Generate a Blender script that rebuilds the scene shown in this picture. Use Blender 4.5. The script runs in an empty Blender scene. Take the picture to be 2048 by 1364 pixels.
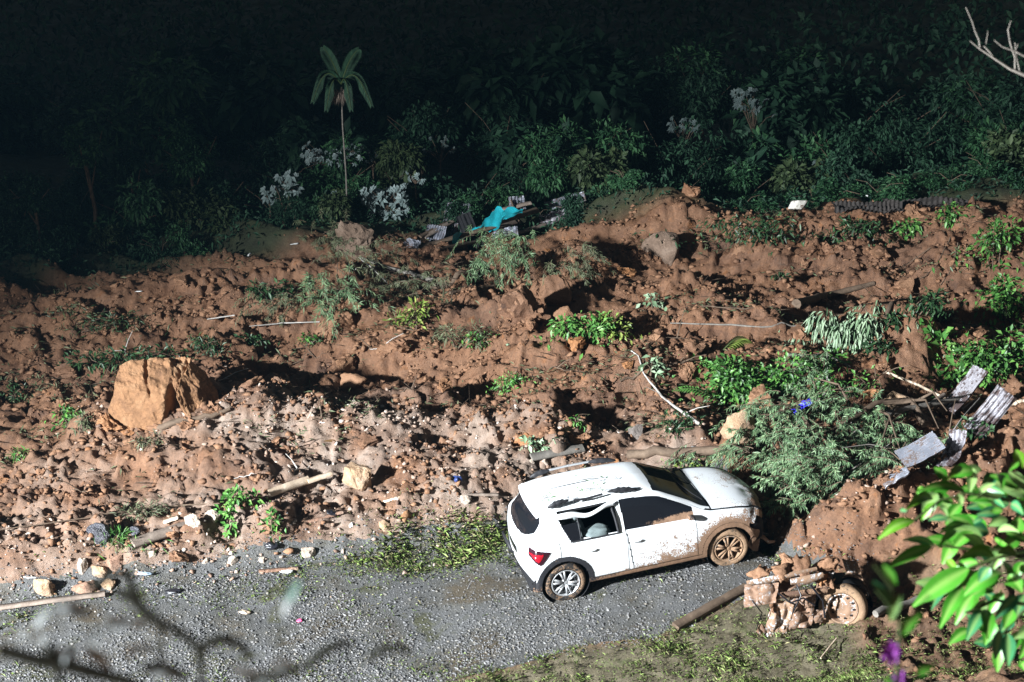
import bpy, math, random
import numpy as np
from mathutils import Vector, Matrix, Quaternion

# ------------------------------------------------------------------ camera, night sky, floodlight, exposure
scene = bpy.context.scene
col = scene.collection
F, PITCH, HC = 2900.0, math.radians(22.0), 11.0          # focal length in photo pixels (2048 wide), tilt, height above the road
cam_d = bpy.data.cameras.new('camera')
cam = bpy.data.objects.new('camera', cam_d); col.objects.link(cam)
cam.location = (0, 0, HC); cam.rotation_euler = (math.pi / 2 - PITCH, 0, 0)
cam_d.sensor_width = 36.0; cam_d.lens = 36.0 * F / 2048.0
cam_d.clip_start = 0.05; cam_d.clip_end = 1500
cam_d.dof.use_dof = True; cam_d.dof.focus_distance = 22.5; cam_d.dof.aperture_fstop = 4.0
scene.camera = cam
world = bpy.data.worlds.new('World'); scene.world = world; world.use_nodes = True
wn = world.node_tree.nodes; wl = world.node_tree.links
sky = wn.new('ShaderNodeTexSky'); sky.sky_type = 'NISHITA'; sky.sun_disc = False
sky.sun_elevation = math.radians(0.8); sky.sun_rotation = math.radians(200)
wl.new(sky.outputs[0], wn['Background'].inputs[0]); wn['Background'].inputs[1].default_value = 0.13
# the one light of the night: the rescue crew's work floodlight on the hillside left of the photographer
SRC = Vector((-23.0, 0.0, 12.4))
AIM = Vector((4.5, 15.6, 0.4))
lamp_d = bpy.data.lights.new('floodlight', 'SPOT'); lamp_d.energy = 220000; lamp_d.color = (0.93, 0.98, 1.0)
lamp_d.spot_size = math.radians(73); lamp_d.spot_blend = 1.0; lamp_d.shadow_soft_size = 0.55
lamp = bpy.data.objects.new('floodlight', lamp_d); col.objects.link(lamp); lamp.location = SRC
lamp.rotation_euler = (AIM - SRC).to_track_quat('-Z', 'Y').to_euler()
scene.view_settings.view_transform = 'Standard'; scene.view_settings.look = 'None'
scene.view_settings.exposure = 0.0; scene.view_settings.gamma = 1.0
scene.view_settings.use_curve_mapping = False
scene.cycles.max_bounces = 4; scene.cycles.diffuse_bounces = 2; scene.cycles.glossy_bounces = 2
scene.cycles.transmission_bounces = 2; scene.cycles.transparent_max_bounces = 4

RNG = np.random.default_rng(7); random.seed(7)
PI = math.pi

# ------------------------------------------------------------------ helpers: noise
def _h(ix, iy, s):
    n = (ix.astype(np.int64) * 374761393 + iy.astype(np.int64) * 668265263 + s * 974634777) & 0xffffffff
    n = ((n ^ (n >> 13)) * 1274126177) & 0xffffffff
    n = n ^ (n >> 16)
    return (n & 0xffffff) / float(0xffffff)
def perlin(x, y, s=0):
    ix = np.floor(x); iy = np.floor(y); fx = x - ix; fy = y - iy
    u = fx * fx * fx * (fx * (fx * 6 - 15) + 10); v = fy * fy * fy * (fy * (fy * 6 - 15) + 10)
    def g(dx, dy):
        a = _h(ix + dx, iy + dy, s) * 2 * PI
        return np.cos(a) * (fx - dx) + np.sin(a) * (fy - dy)
    return ((g(0, 0) * (1 - u) + g(1, 0) * u) * (1 - v) + (g(0, 1) * (1 - u) + g(1, 1) * u) * v) * 1.5
def fbm(x, y, s=0, o=4, gain=.5):
    t = 0; a = 1.0
    for k in range(o):
        t = t + a * perlin(x, y, s + k); x = x * 2.03 + 17.1; y = y * 2.03 - 9.7; a *= gain
    return t
def worley(x, y, s=0):
    ix = np.floor(x); iy = np.floor(y); best = np.full(np.shape(x), 9.0); rid = np.zeros(np.shape(x))
    for dx in (-1, 0, 1):
        for dy in (-1, 0, 1):
            cx = ix + dx; cy = iy + dy
            px = cx + .15 + .7 * _h(cx, cy, s); py = cy + .15 + .7 * _h(cx, cy, s + 1)
            d = (px - x) ** 2 + (py - y) ** 2
            m = d < best; best = np.where(m, d, best); rid = np.where(m, _h(cx, cy, s + 2), rid)
    return np.sqrt(best), rid
def sst(a, b, x):
    t = np.clip((x - a) / (b - a), 0, 1); return t * t * (3 - 2 * t)

# ------------------------------------------------------------------ helpers: terrain height
UX = [-30, -9, -7.1, -4.5, -2.8, -.9, -.2, .6, 2.0, 3.3, 3.62, 3.8, 4.1, 6.0, 30]
UY = [14.5, 16.9, 17.3, 18.0, 18.45, 18.8, 19.1, 19.9, 20.4, 20.3, 18.9, 18.0, 17.4, 16.4, 15.0]
LX = [-30, -9, -2.1, .2, 1.2, 3.1, 4.8, 6, 30]
LY = [11., 13.5, 15.5, 15.9, 16.35, 17.0, 17.4, 17.4, 17.4]
FX = [-40, -11.2, -9.6, -5.1, -2.7, 1.9, 5.5, 9.1, 13.7, 40]
FY = [23., 27.3, 29.4, 31.2, 31.7, 32.4, 32.6, 34.4, 34.3, 35.]
GA = [(-3.4, 21.9, 2.2, .85, .04, .60), (-.2, 21.9, 1.3, .6, -.1, .35), (-6.2, 21.2, 1.6, 1.0, .2, .35), (-4.3, 25.3, 1.1, 1.1, .5, -.75), (-1.4, 24.2, 1.3, .6, -.10, -.65), (-4.2, 22.9, 1.6, .3, .18, .15),
      (5.2, 18.4, .95, .40, .30, .16), (6.7, 18.8, 1.0, .5, .25, .42), (4.0, 18.9, .55, .65, .1, -.58), (4.7, 18.75, .7, .6, .2, -.22), (5.0, 20.1, 1.1, .7, .2, -.50), (6.3, 20.5, 1.0, .7, .2, -.40), (8.0, 19.6, 1.8, 1.2, .2, .6), (7.5, 32.2, 4.5, 1.0, .03, .45), (11.3, 30.5, 2.2, 1.6, .2, .9), (2.8, 33.0, 1.6, .6, .1, .45),
      (.35, 29.2, .45, .35, 0, .75), (1.3, 30.0, .6, .4, 0, .7), (-3.4, 28.6, .7, .45, .2, .6), (-6.5, 28, 2.5, .8, .1, .35), (4.5, 26.3, 2.5, .8, .1, .4), (7.5, 25.2, 2, .6, 0, .5),
      (-1.0, 26.6, 1.2, .4, 0, .35), (2.4, 23.9, 1.4, .45, .1, .4), (3.9, 32.2, .9, .5, 0, .5), (-9.5, 26, 2, .7, 0, .35), (1.4, 25.5, .6, .35, 0, .4), (-4.2, 32.6, .5, .4, 0, .3)]
def zones(x, y):
    yu = np.interp(x, UX, UY) + .22 * perlin(x * .9, y * .9, 61); yl = np.interp(x, LX, LY) + .25 * perlin(x * .8, y * .8, 62)
    yf = np.interp(x, FX, FY) + .5 * perlin(x * .5, y * .5, 63)
    mud = sst(0, .9, y - yu); verge = sst(0, .5, yl - y); forest = sst(-.3, .5, y - yf)
    soil = sst(4.0, 4.9, x + .5 * fbm(x * .9, y * .9, 64, 3)) * (1 - mud)                                   # bare soil below the right-hand heap
    return mud, verge, forest, soil
def height(x, y, fine=True):
    x = np.asarray(x, float); y = np.asarray(y, float)
    mud, verge, forest, soil = zones(x, y)
    bank = np.clip(15.0 - y, 0, 14.5) * .62
    big = .34 * mud + .24 * mud * fbm(x * .30, y * .38, 11, 3) + .12 * mud * fbm(x * .9, y * 1.1, 15, 2)
    big = big + mud * (.27 * (1 - 2.2 * np.abs(perlin(x * .17 + .5 * perlin(x * .3, y * .5, 27), y * .75, 25))) + .10 * perlin(x * .4, y * 2.0, 26)) * sst(22.5, 25, y)
    for cx, cy, sx, sy, r, h in GA:
        c, s = math.cos(r), math.sin(r); dx = x - cx; dy = y - cy
        big = big + h * np.exp(-((dx * c + dy * s) / sx) ** 2 - ((dy * c - dx * s) / sy) ** 2)
    far = np.clip(y - 62, 0, 400) * .22 - 3.4 * sst(1.0, 8.0, y - np.interp(x, FX, FY)) + forest * (.25 + .3 * perlin(x * .2, y * .2, 31))
    z = big + bank + far + .09 * np.clip(x + 1.0, 0, 5.2) * sst(24, 19.5, y)
    rough = mud * (1 - .75 * forest) + .45 * soil + .30 * verge
    z = z + .03 * (1 - mud) * fbm(x * 1.2, y * 1.2, 21, 2)
    if fine:
        wx = x + .22 * perlin(x * 2.1, y * 2.1, 41) + .07 * perlin(x * 6, y * 6, 43); wy = y + .22 * perlin(x * 2.1, y * 2.1, 42) + .07 * perlin(x * 6, y * 6, 44)
        smooth = 1 - .75 * sst(.05, .5, perlin(x * .28 + 3, y * .4, 51)) * sst(24, 27, y)     # slick patches
        grav = np.exp(-((x + 3.4) / 3.0) ** 2 - ((y - 21.9) / 1.2) ** 2)
        for sc, amp, s, p in ((1.0, .20, 71, 2.0), (.45, .34, 74, 2.0), (.2, .60, 77, 1.3), (.11, .75, 80, 1.0)):
            d, rid = worley(wx / sc, wy / (sc * 1.05), s)
            b = np.sqrt(np.clip(1 - 1.6 * d * d, 0, 1))
            k = amp * sc * rid ** p
            if sc > .3: k = k * (1 - .7 * grav)
            z = z + rough * smooth * b * k
        z = z + rough * .055 * fbm(x * 5, y * 5, 91, 3)
        d, rid = worley(wx / .34, wy / .34, 95); z = z + rough * np.sqrt(np.clip(1 - 1.5 * d * d, 0, 1)) * rid * .20 * np.exp(-((x - 5.4) / 1.5) ** 2 - ((y - 18.5) / .8) ** 2)    # blocky heap
    return z
def hz(x, y): return float(height(np.array([x]), np.array([y]))[0])
def ray(px, py):
    u = (px - 1024) / F; v = (682 - py) / F
    return Vector((u, math.cos(PITCH) + v * math.sin(PITCH), -math.sin(PITCH) + v * math.cos(PITCH)))
TT = np.concatenate([np.arange(13, 40, .03), np.arange(40, 110, .12)])
def G(px, py, lift=0.0):
    """where the line of sight through a photo pixel meets the terrain"""
    d = ray(px, py); X = d.x * TT; Y = d.y * TT; Z = HC + d.z * TT
    m = Z < height(X, Y)
    i = int(np.argmax(m)) if m.any() else len(TT) - 1
    return Vector((X[i], Y[i], Z[i] + lift))
def C(px, py, depth):
    """the point at a given depth in front of the camera"""
    return Vector((0, 0, HC)) + ray(px, py) * depth

# ------------------------------------------------------------------ helpers: meshes and objects
class MB:
    def __init__(self): self.V = []; self.T = []; self.Q = []; self.n = 0
    def add(self, V, T=None, Q=None):
        V = np.asarray(V, float).reshape(-1, 3)
        if T is not None and len(T): self.T.append(np.asarray(T, np.int64) + self.n)
        if Q is not None and len(Q): self.Q.append(np.asarray(Q, np.int64) + self.n)
        self.V.append(V); self.n += len(V); return self
    def mesh(self, name, smooth=False):
        V = np.concatenate(self.V) if self.V else np.zeros((0, 3))
        T = np.concatenate(self.T) if self.T else np.zeros((0, 3), np.int64)
        Q = np.concatenate(self.Q) if self.Q else np.zeros((0, 4), np.int64)
        me = bpy.data.meshes.new(name)
        me.vertices.add(len(V)); me.vertices.foreach_set('co', V.astype(np.float32).ravel())
        nl = len(T) * 3 + len(Q) * 4
        me.loops.add(nl); me.loops.foreach_set('vertex_index', np.concatenate([T.ravel(), Q.ravel()]).astype(np.int32))
        st = np.concatenate([np.arange(len(T)) * 3, len(T) * 3 + np.arange(len(Q)) * 4]).astype(np.int32)
        me.polygons.add(len(st)); me.polygons.foreach_set('loop_start', st)
        if smooth: me.polygons.foreach_set('use_smooth', np.ones(len(st), bool))
        me.update(calc_edges=True); me.validate()
        return me
    def build(self, name, mat=None, parent=None, smooth=False):
        return link(name, self.mesh(name, smooth), mat, parent)
    def box(self, c, s, R=None):
        x, y, z = s[0] / 2, s[1] / 2, s[2] / 2
        V = np.array([(a, b, d) for a in (-x, x) for b in (-y, y) for d in (-z, z)])
        if R is not None: V = V @ np.array(R).T
        return self.add(V + np.array(c), Q=[(0, 1, 3, 2), (4, 6, 7, 5), (0, 4, 5, 1), (2, 3, 7, 6), (0, 2, 6, 4), (1, 5, 7, 3)])
    def tube(self, pts, rad, seg=7, cap=True, flat=1.0):
        P = np.array([tuple(p) for p in pts], float); n = len(P)
        r = np.interp(np.arange(n), np.linspace(0, n - 1, len(rad)), rad) if hasattr(rad, '__len__') else np.full(n, rad)
        D = np.gradient(P, axis=0); D /= np.linalg.norm(D, axis=1)[:, None] + 1e-9
        up = np.array([0, 0, 1.0]) if abs(D[0][2]) < .9 else np.array([1.0, 0, 0])
        A = np.cross(D, up); A /= np.linalg.norm(A, axis=1)[:, None] + 1e-9; B = np.cross(A, D)
        th = np.arange(seg) / seg * 2 * PI
        V = P[:, None] + r[:, None, None] * (np.cos(th)[None, :, None] * A[:, None] + flat * np.sin(th)[None, :, None] * B[:, None])
        i = np.arange(n - 1)[:, None] * seg; j = np.arange(seg)[None]; k = (j + 1) % seg
        Q = np.stack([i + j, i + k, i + seg + k, i + seg + j], -1).reshape(-1, 4)
        self.add(V.reshape(-1, 3), Q=Q)
        if cap:
            for e, rev in ((0, True), (n - 1, False)):
                ring = V[e]; c = ring.mean(0); T = [(j, (j + 1) % seg, seg) for j in range(seg)]
                if rev: T = [(b, a, cc) for a, b, cc in T]
                self.add(np.vstack([ring, c]), T=T)
        return self
    def lathe(self, prof, seg=40, axis='y', c=(0, 0, 0)):
        """prof: (radius, offset along axis)"""
        pr = np.array(prof, float); n = len(pr); th = np.arange(seg) / seg * 2 * PI
        a = pr[:, 0:1] * np.cos(th); b = pr[:, 0:1] * np.sin(th); o = np.repeat(pr[:, 1:2], seg, 1)
        V = np.stack([a, o, b], -1) if axis == 'y' else np.stack([a, b, o], -1)
        i = np.arange(n - 1)[:, None] * seg; j = np.arange(seg)[None]; k = (j + 1) % seg
        Q = np.stack([i + j, i + k, i + seg + k, i + seg + j], -1).reshape(-1, 4)
        return self.add(V.reshape(-1, 3) + np.array(c), Q=Q)
    def grid(self, P):
        """P: (rows, cols, 3)"""
        r, c = P.shape[:2]; i = np.arange(r - 1)[:, None] * c; j = np.arange(c - 1)[None]
        Q = np.stack([i + j, i + j + 1, i + c + j + 1, i + c + j], -1).reshape(-1, 4)
        return self.add(P.reshape(-1, 3), Q=Q)
    def leaves(self, P, D, N, L, W, droop=0.0, fold=.18):
        P = np.asarray(P, float); n = len(P)
        D = D / (np.linalg.norm(D, axis=1)[:, None] + 1e-9); S = np.cross(D, N); S /= np.linalg.norm(S, axis=1)[:, None] + 1e-9
        N = np.cross(S, D); L = np.broadcast_to(np.asarray(L, float), (n,))[:, None]; W = np.broadcast_to(np.asarray(W, float), (n,))[:, None]
        M = P + D * L * .45
        a = M + S * W / 2 + N * W * fold; b = M - S * W / 2 + N * W * fold
        t = P + D * L - np.array([0, 0, 1]) * droop * L
        V = np.stack([P, a, t, b], 1).reshape(-1, 3); o = np.arange(n)[:, None] * 4
        self.add(V, T=np.concatenate([o + np.array([[0, 1, 2]]), o + np.array([[0, 2, 3]])]))
        return self
def link(name, data, mat=None, parent=None):
    o = bpy.data.objects.new(name, data); col.objects.link(o)
    if mat is not None and data is not None and not data.materials: data.materials.append(mat)
    if parent is not None: o.parent = parent
    return o
def tag(o, label=None, cat=None, group=None, kind=None):
    if label: o['label'] = label
    if cat: o['category'] = cat
    if group: o['group'] = group
    if kind: o['kind'] = kind
    return o
def empty(name, loc, rz=0.0):
    o = bpy.data.objects.new(name, None); col.objects.link(o); o.location = loc; o.rotation_euler = (0, 0, rz); o.empty_display_size = .2
    return o
def attr(me, name, vals):
    a = me.attributes.new(name, 'FLOAT', 'POINT'); a.data.foreach_set('value', np.asarray(vals, np.float32))

# ------------------------------------------------------------------ materials
class NT:
    def __init__(self, name):
        self.m = bpy.data.materials.new(name); self.m.use_nodes = True
        self.n = self.m.node_tree.nodes; self.l = self.m.node_tree.links
        self.b = self.n['Principled BSDF']
    def node(self, t, **kw):
        x = self.n.new(t)
        for k, v in kw.items(): setattr(x, k, v)
        return x
    def put(self, sock, v):
        if isinstance(v, bpy.types.NodeSocket): self.l.new(v, sock)
        elif v is not None:
            if sock.type == 'RGBA' and len(v) == 3: v = (*v, 1)
            sock.default_value = v
    def pos(self): return self.node('ShaderNodeNewGeometry').outputs['Position']
    def obj(self): return self.node('ShaderNodeTexCoord').outputs['Object']
    def noise(self, vec, scale, detail=4, rough=.55, dist=0.0):
        x = self.node('ShaderNodeTexNoise'); self.put(x.inputs['Vector'], vec); x.inputs['Scale'].default_value = scale
        x.inputs['Detail'].default_value = detail; x.inputs['Roughness'].default_value = rough; x.inputs['Distortion'].default_value = dist
        return x.outputs['Fac']
    def ramp(self, fac, stops):
        x = self.node('ShaderNodeValToRGB'); self.put(x.inputs[0], fac); e = x.color_ramp.elements
        while len(e) < len(stops): e.new(.5)
        for k, (p, c) in enumerate(stops):
            e[k].position = p; e[k].color = (*c, 1) if len(c) == 3 else c
        return x.outputs[0]
    def mix(self, fac, a, b, mode='MIX'):
        x = self.node('ShaderNodeMix', data_type='RGBA', blend_type=mode)
        self.put(x.inputs[0], fac); self.put(x.inputs[6], a); self.put(x.inputs[7], b); return x.outputs[2]
    def math(self, op, a, b=None):
        x = self.node('ShaderNodeMath', operation=op); self.put(x.inputs[0], a); self.put(x.inputs[1], b); return x.outputs[0]
    def map(self, v, a, b, c=0.0, d=1.0):
        x = self.node('ShaderNodeMapRange', interpolation_type='SMOOTHSTEP'); self.put(x.inputs[0], v)
        for k, q in enumerate((a, b, c, d)): x.inputs[k + 1].default_value = q
        return x.outputs[0]
    def at(self, name): return self.node('ShaderNodeAttribute', attribute_name=name).outputs['Fac']
    def island(self): return self.node('ShaderNodeNewGeometry').outputs['Random Per Island']
    def rnd(self): return self.node('ShaderNodeObjectInfo').outputs['Random']
    def bump(self, hgt, strength=.5, dist=.02):
        x = self.node('ShaderNodeBump'); self.put(x.inputs['Height'], hgt); x.inputs['Strength'].default_value = strength
        x.inputs['Distance'].default_value = dist; self.l.new(x.outputs[0], self.b.inputs['Normal'])
    def out(self, colr, rough=.7, spec=.3, metal=0.0):
        self.put(self.b.inputs['Base Color'], colr); self.put(self.b.inputs['Roughness'], rough)
        self.put(self.b.inputs['Specular IOR Level'], spec); self.put(self.b.inputs['Metallic'], metal)
        return self.m
M = {}
def mud_colour(t, p):
    mp = t.node('ShaderNodeMapping'); t.l.new(p, mp.inputs[0]); mp.inputs['Scale'].default_value = (.55, 1.5, 1.0); q = mp.outputs[0]
    a = t.ramp(t.noise(q, .55, 6, .65, .8), [(.30, (.045, .030, .026)), (.42, (.15, .074, .042)), (.52, (.245, .115, .056)), (.62, (.30, .16, .09)), (.74, (.42, .14, .03))])
    b = t.ramp(t.noise(p, 3.1, 6, .7, .3), [(.28, (.045, .030, .025)), (.45, (.20, .095, .048)), (.60, (.32, .17, .095)), (.72, (.42, .15, .035)), (.85, (.44, .33, .25))])
    c = t.mix(.5, a, b)
    d = t.ramp(t.noise(p, 22, 5, .75), [(.28, (.50, .48, .47)), (.48, (.98, .98, .98)), (.75, (1.3, 1.28, 1.26))])
    return t.mix(1.0, t.mix(.9, c, d, 'MULTIPLY'), (.76, .78, .83), 'MULTIPLY')
t = NT('wet_mud'); p = t.pos(); c = mud_colour(t, p)
g = t.at('grey'); gn = t.ramp(t.noise(p, 5, 5, .7), [(.3, (.15, .11, .085)), (.5, (.28, .21, .168)), (.75, (.37, .30, .26))])
c = t.mix(g, c, gn)
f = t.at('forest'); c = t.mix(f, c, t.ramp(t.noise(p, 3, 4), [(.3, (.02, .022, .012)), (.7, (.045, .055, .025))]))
v = t.at('verge'); c = t.mix(v, c, t.ramp(t.noise(p, 4, 4), [(.3, (.085, .07, .045)), (.55, (.13, .11, .07)), (.75, (.12, .125, .06))]))
t.bump(t.noise(p, 16, 8, .8), .75, .05)
M['mud'] = t.out(c, t.map(t.noise(p, 1.3, 3), .35, .65, .45, .85), .35)
t = NT('mud_clod'); p = t.pos(); c = mud_colour(t, p)
c = t.mix(t.math('MULTIPLY', t.island(), .5), c, (.34, .19, .11)); c = t.mix(t.map(t.rnd(), .8, 1.0, 0, .5), c, (.46, .20, .07))
t.bump(t.noise(p, 30, 5, .7), .7, .03); M['clod'] = t.out(c, .7, .3)
t = NT('road_gravel_base'); p = t.pos()
c = t.ramp(t.noise(p, 1.1, 4, .6), [(.34, (.085, .068, .048)), (.45, (.10, .097, .09)), (.58, (.115, .115, .118)), (.66, (.075, .075, .045))])
c = t.mix(.8, c, t.ramp(t.noise(p, 30, 4, .7), [(.25, (.4, .4, .4)), (.55, (1, 1, 1)), (.8, (1.6, 1.6, 1.6))]), 'MULTIPLY')
t.bump(t.noise(p, 45, 4, .7), .8, .03); M['road'] = t.out(c, .75, .3)
t = NT('gravel_stone'); p = t.pos()
c = t.ramp(t.island(), [(0, (.065, .065, .067)), (.4, (.12, .118, .122)), (.75, (.165, .162, .168)), (.93, (.185, .165, .14)), (1, (.26, .26, .265))])
M['gravel'] = t.out(c, .6, .4)
t = NT('pale_stone_chips'); p = t.pos()
c = t.ramp(t.island(), [(0, (.13, .08, .06)), (.4, (.26, .17, .125)), (.75, (.34, .25, .20)), (1, (.50, .43, .38))])
M['chips'] = t.out(c, .75, .3)
def stone_mat(name, c1, c2, c3, rough=.75, sc=3.0, spec=.3):
    t = NT(name); p = t.obj()
    c = t.ramp(t.noise(p, sc, 6, .65, .4), [(.3, c1), (.5, c2), (.72, c3)])
    c = t.mix(.6, c, t.ramp(t.noise(p, sc * 9, 4, .7), [(.3, (.6, .6, .6)), (.55, (1, 1, 1)), (.8, (1.3, 1.3, 1.3))]), 'MULTIPLY')
    t.bump(t.noise(p, sc * 4, 9, .75), .9, .06); return t.out(c, rough, spec)
M['boulder'] = stone_mat('orange_boulder', (.16, .082, .045), (.28, .145, .072), (.35, .215, .125), .8, 2.0)
M['tanrock'] = stone_mat('tan_stone', (.30, .18, .10), (.45, .30, .19), (.55, .42, .32))
M['paler'] = stone_mat('pale_stone', (.33, .25, .19), (.48, .39, .32), (.60, .53, .47))
M['greyrock'] = stone_mat('grey_stone', (.12, .10, .09), (.20, .17, .155), (.28, .24, .22), .6)
M['clodg'] = stone_mat('brown_stone', (.13, .085, .06), (.22, .15, .11), (.30, .22, .17), .75)
M['wetrock'] = stone_mat('wet_dark_stone', (.035, .035, .042), (.07, .07, .085), (.16, .16, .18), .3, 3, .6)
M['redrock'] = stone_mat('reddish_slab', (.22, .12, .08), (.34, .20, .14), (.42, .29, .22))
def leaf_mat(name, c1, c2, c3, rough=.45, spec=.4, trans=.0, sheen=None):
    t = NT(name)
    c = t.ramp(t.island(), [(0, c1), (.5, c2), (1, c3)])
    c = t.mix(.35, c, t.ramp(t.noise(t.pos(), 1.5, 3), [(.3, (.5, .5, .5)), (.7, (1.3, 1.3, 1.2))]), 'MULTIPLY')
    return t.out(c, rough, spec)
M['leaf'] = leaf_mat('green_leaves', (.025, .075, .018), (.05, .15, .03), (.13, .30, .06))
M['leafb'] = leaf_mat('bright_leaves', (.035, .12, .022), (.07, .20, .04), (.17, .32, .08))
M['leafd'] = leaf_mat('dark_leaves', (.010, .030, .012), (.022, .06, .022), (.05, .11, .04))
M['leafy'] = leaf_mat('yellow_green_leaves', (.10, .17, .03), (.18, .25, .05), (.27, .32, .09))
M['leafp'] = leaf_mat('pale_grey_green_leaves', (.10, .17, .09), (.18, .27, .16), (.30, .38, .26))
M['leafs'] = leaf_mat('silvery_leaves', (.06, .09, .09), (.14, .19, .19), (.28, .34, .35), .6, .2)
M['leafsd'] = leaf_mat('silvery_leaves_painted_dim', (.03, .045, .045), (.06, .085, .085), (.12, .15, .15), .7, .15)  # darker copy of the silvery leaves: weak far light painted into the colour
M['leafr'] = leaf_mat('feathery_leaves', (.04, .085, .038), (.09, .16, .075), (.20, .29, .15), .5, .35)
M['leafm'] = leaf_mat('mud_stained_leaves', (.05, .06, .03), (.09, .11, .055), (.15, .16, .09), .6)
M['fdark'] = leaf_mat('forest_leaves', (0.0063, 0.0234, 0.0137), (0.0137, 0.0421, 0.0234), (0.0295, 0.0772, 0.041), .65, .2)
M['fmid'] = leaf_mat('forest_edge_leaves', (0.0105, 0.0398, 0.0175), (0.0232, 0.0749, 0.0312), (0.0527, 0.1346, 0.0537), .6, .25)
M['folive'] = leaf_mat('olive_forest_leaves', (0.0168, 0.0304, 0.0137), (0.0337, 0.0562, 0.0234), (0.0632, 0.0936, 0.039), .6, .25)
M['grass'] = leaf_mat('grass_blades', (.08, .13, .03), (.17, .25, .06), (.32, .40, .15), .55, .3)
M['dry'] = leaf_mat('dry_grass_blades', (.10, .09, .045), (.19, .17, .08), (.34, .31, .17), .6, .3)
def wood_mat(name, c1, c2, rough=.8):
    t = NT(name); p = t.obj()
    c = t.ramp(t.noise(p, 6, 6, .7, .3), [(.3, c1), (.7, c2)]); t.bump(t.noise(p, 30, 4, .7), .5, .01); return t.out(c, rough, .25)
M['bark'] = wood_mat('brown_bark', (.06, .040, .028), (.17, .12, .085))
M['barkg'] = wood_mat('grey_bark', (.10, .09, .08), (.26, .235, .21))
M['barkp'] = wood_mat('pale_twig', (.26, .24, .22), (.52, .49, .46))
M['plank'] = wood_mat('weathered_plank', (.14, .105, .085), (.30, .24, .20))
M['split'] = wood_mat('fresh_split_wood', (.40, .29, .20), (.66, .54, .42))
M['stem'] = wood_mat('green_stem', (.03, .05, .015), (.07, .10, .03), .6)
def flat(name, c, rough=.5, spec=.4, metal=0.0, var=.25, sc=8.0):
    t = NT(name); k = t.ramp(t.noise(t.obj(), sc, 4), [(.3, (1 - var,) * 3), (.7, (1 + var,) * 3)])
    return t.out(t.mix(1.0, c, k, 'MULTIPLY'), rough, spec, metal)
def muddy(name, base, rough, spec, metal=0.0, lo=.45, hi=.6, sc=5.0, mudc=(.27, .16, .10), use_attr=True):
    """paint, rubber or metal partly coated by dried mud"""
    t = NT(name); p = t.obj()
    n = t.noise(p, sc, 6, .68, .3); n2 = t.noise(p, sc * 7, 4, .75)
    s = t.math('ADD', n, t.math('MULTIPLY', t.math('SUBTRACT', n2, .5), 1.1))
    if use_attr: s = t.math('ADD', s, t.math('SUBTRACT', t.at('mud'), .5))
    k = t.map(s, lo, hi)
    if use_attr:                                                         # fine flung specks outside the caked areas
        sp = t.math('ADD', t.noise(p, sc * 11, 3, .6), t.math('MULTIPLY', t.math('SUBTRACT', t.at('mud'), .30), .55)); k = t.math('MAXIMUM', k, t.map(sp, .66, .70))
    mc = t.mix(n2, tuple(x * .5 for x in mudc), tuple(min(1, x * 1.45) for x in mudc)); mc = t.mix(t.map(t.noise(p, sc * 1.7, 4, .6), .35, .7, 0, .6), mc, tuple(x * .55 for x in mudc))
    c = t.mix(k, base, mc)
    t.bump(t.math('MULTIPLY', k, n2), .4, .02)
    r = t.mix(k, (rough,) * 3, (.8,) * 3); met = t.mix(k, (metal,) * 3, (0, 0, 0))
    return t.out(c, r, spec, met)
M['paint'] = muddy('white_car_paint', (.74, .76, .79), .22, .5)
M['cladding'] = muddy('black_plastic_cladding', (.022, .022, .026), .55, .35)
M['glass'] = muddy('dark_car_glass', (.008, .009, .012), .08, .5)
M['tyre'] = muddy('muddy_tyre', (.022, .021, .021), .8, .25, 0, .40, .56, 4, (.24, .155, .10), False)
M['tyrem'] = muddy('mud_caked_tyre', (.03, .028, .026), .8, .25, 0, .22, .42, 4, (.29, .185, .115), False)
M['rim'] = muddy('silver_alloy', (.55, .56, .58), .35, .5, .6, .60, .75, 7, (.27, .17, .11), False)
M['rimm'] = muddy('mud_caked_alloy', (.30, .28, .26), .5, .4, .2, .20, .42, 6, (.31, .19, .115), False)
M['liner'] = flat('dark_body_interior', (.012, .012, .014), .8, .2)
M['red'] = flat('red_lamp_lens', (.33, .008, .018), .15, .6, 0, .3, 12)
M['darkred'] = flat('smoked_lamp_lens', (.03, .008, .014), .12, .6)
M['lens'] = flat('clear_lamp_lens', (.55, .50, .50), .12, .6)
M['seat'] = flat('pale_seat_fabric', (.13, .16, .165), .9, .2)
M['wreck'] = muddy('crushed_white_panel', (.55, .57, .60), .35, .5, 0, .30, .46, 4.0, (.27, .165, .105), False)
M['wreckm'] = muddy('mud_coated_panel', (.40, .40, .41), .5, .4, 0, .20, .44, 4.0, (.22, .13, .085), False)
M['zinc'] = muddy('galvanised_roofing', (.20, .21, .25), .4, .5, .3, .50, .66, 3, (.13, .09, .075), False)
M['zincr'] = muddy('rusty_galvanised_roofing', (.30, .29, .32), .42, .5, .2, .42, .60, 1.3, (.065, .040, .038), False)
M['tarp'] = flat('turquoise_tarpaulin', (.015, .33, .40), .45, .4, 0, .3, 6)
M['bluecloth'] = flat('blue_cloth', (.05, .045, .62), .7, .3, 0, .3, 9)
M['whiteplastic'] = flat('white_plastic', (.72, .72, .72), .5, .4, 0, .15)
M['bluebag'] = flat('pale_blue_plastic', (.36, .45, .55), .4, .4, 0, .2, 20)
M['black'] = flat('black_plastic', (.015, .015, .02), .35, .5, 0, .3)
M['sheeting'] = flat('dark_plastic_sheeting', (.035, .030, .028), .75, .2, 0, .4, 3)
M['rusty'] = muddy('rusty_steel', (.10, .055, .038), .7, .3, .2, .42, .6, 5, (.26, .16, .10), False)
M['navy'] = flat('dark_blue_plastic', (.03, .05, .16), .35, .5, 0, .3)
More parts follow.
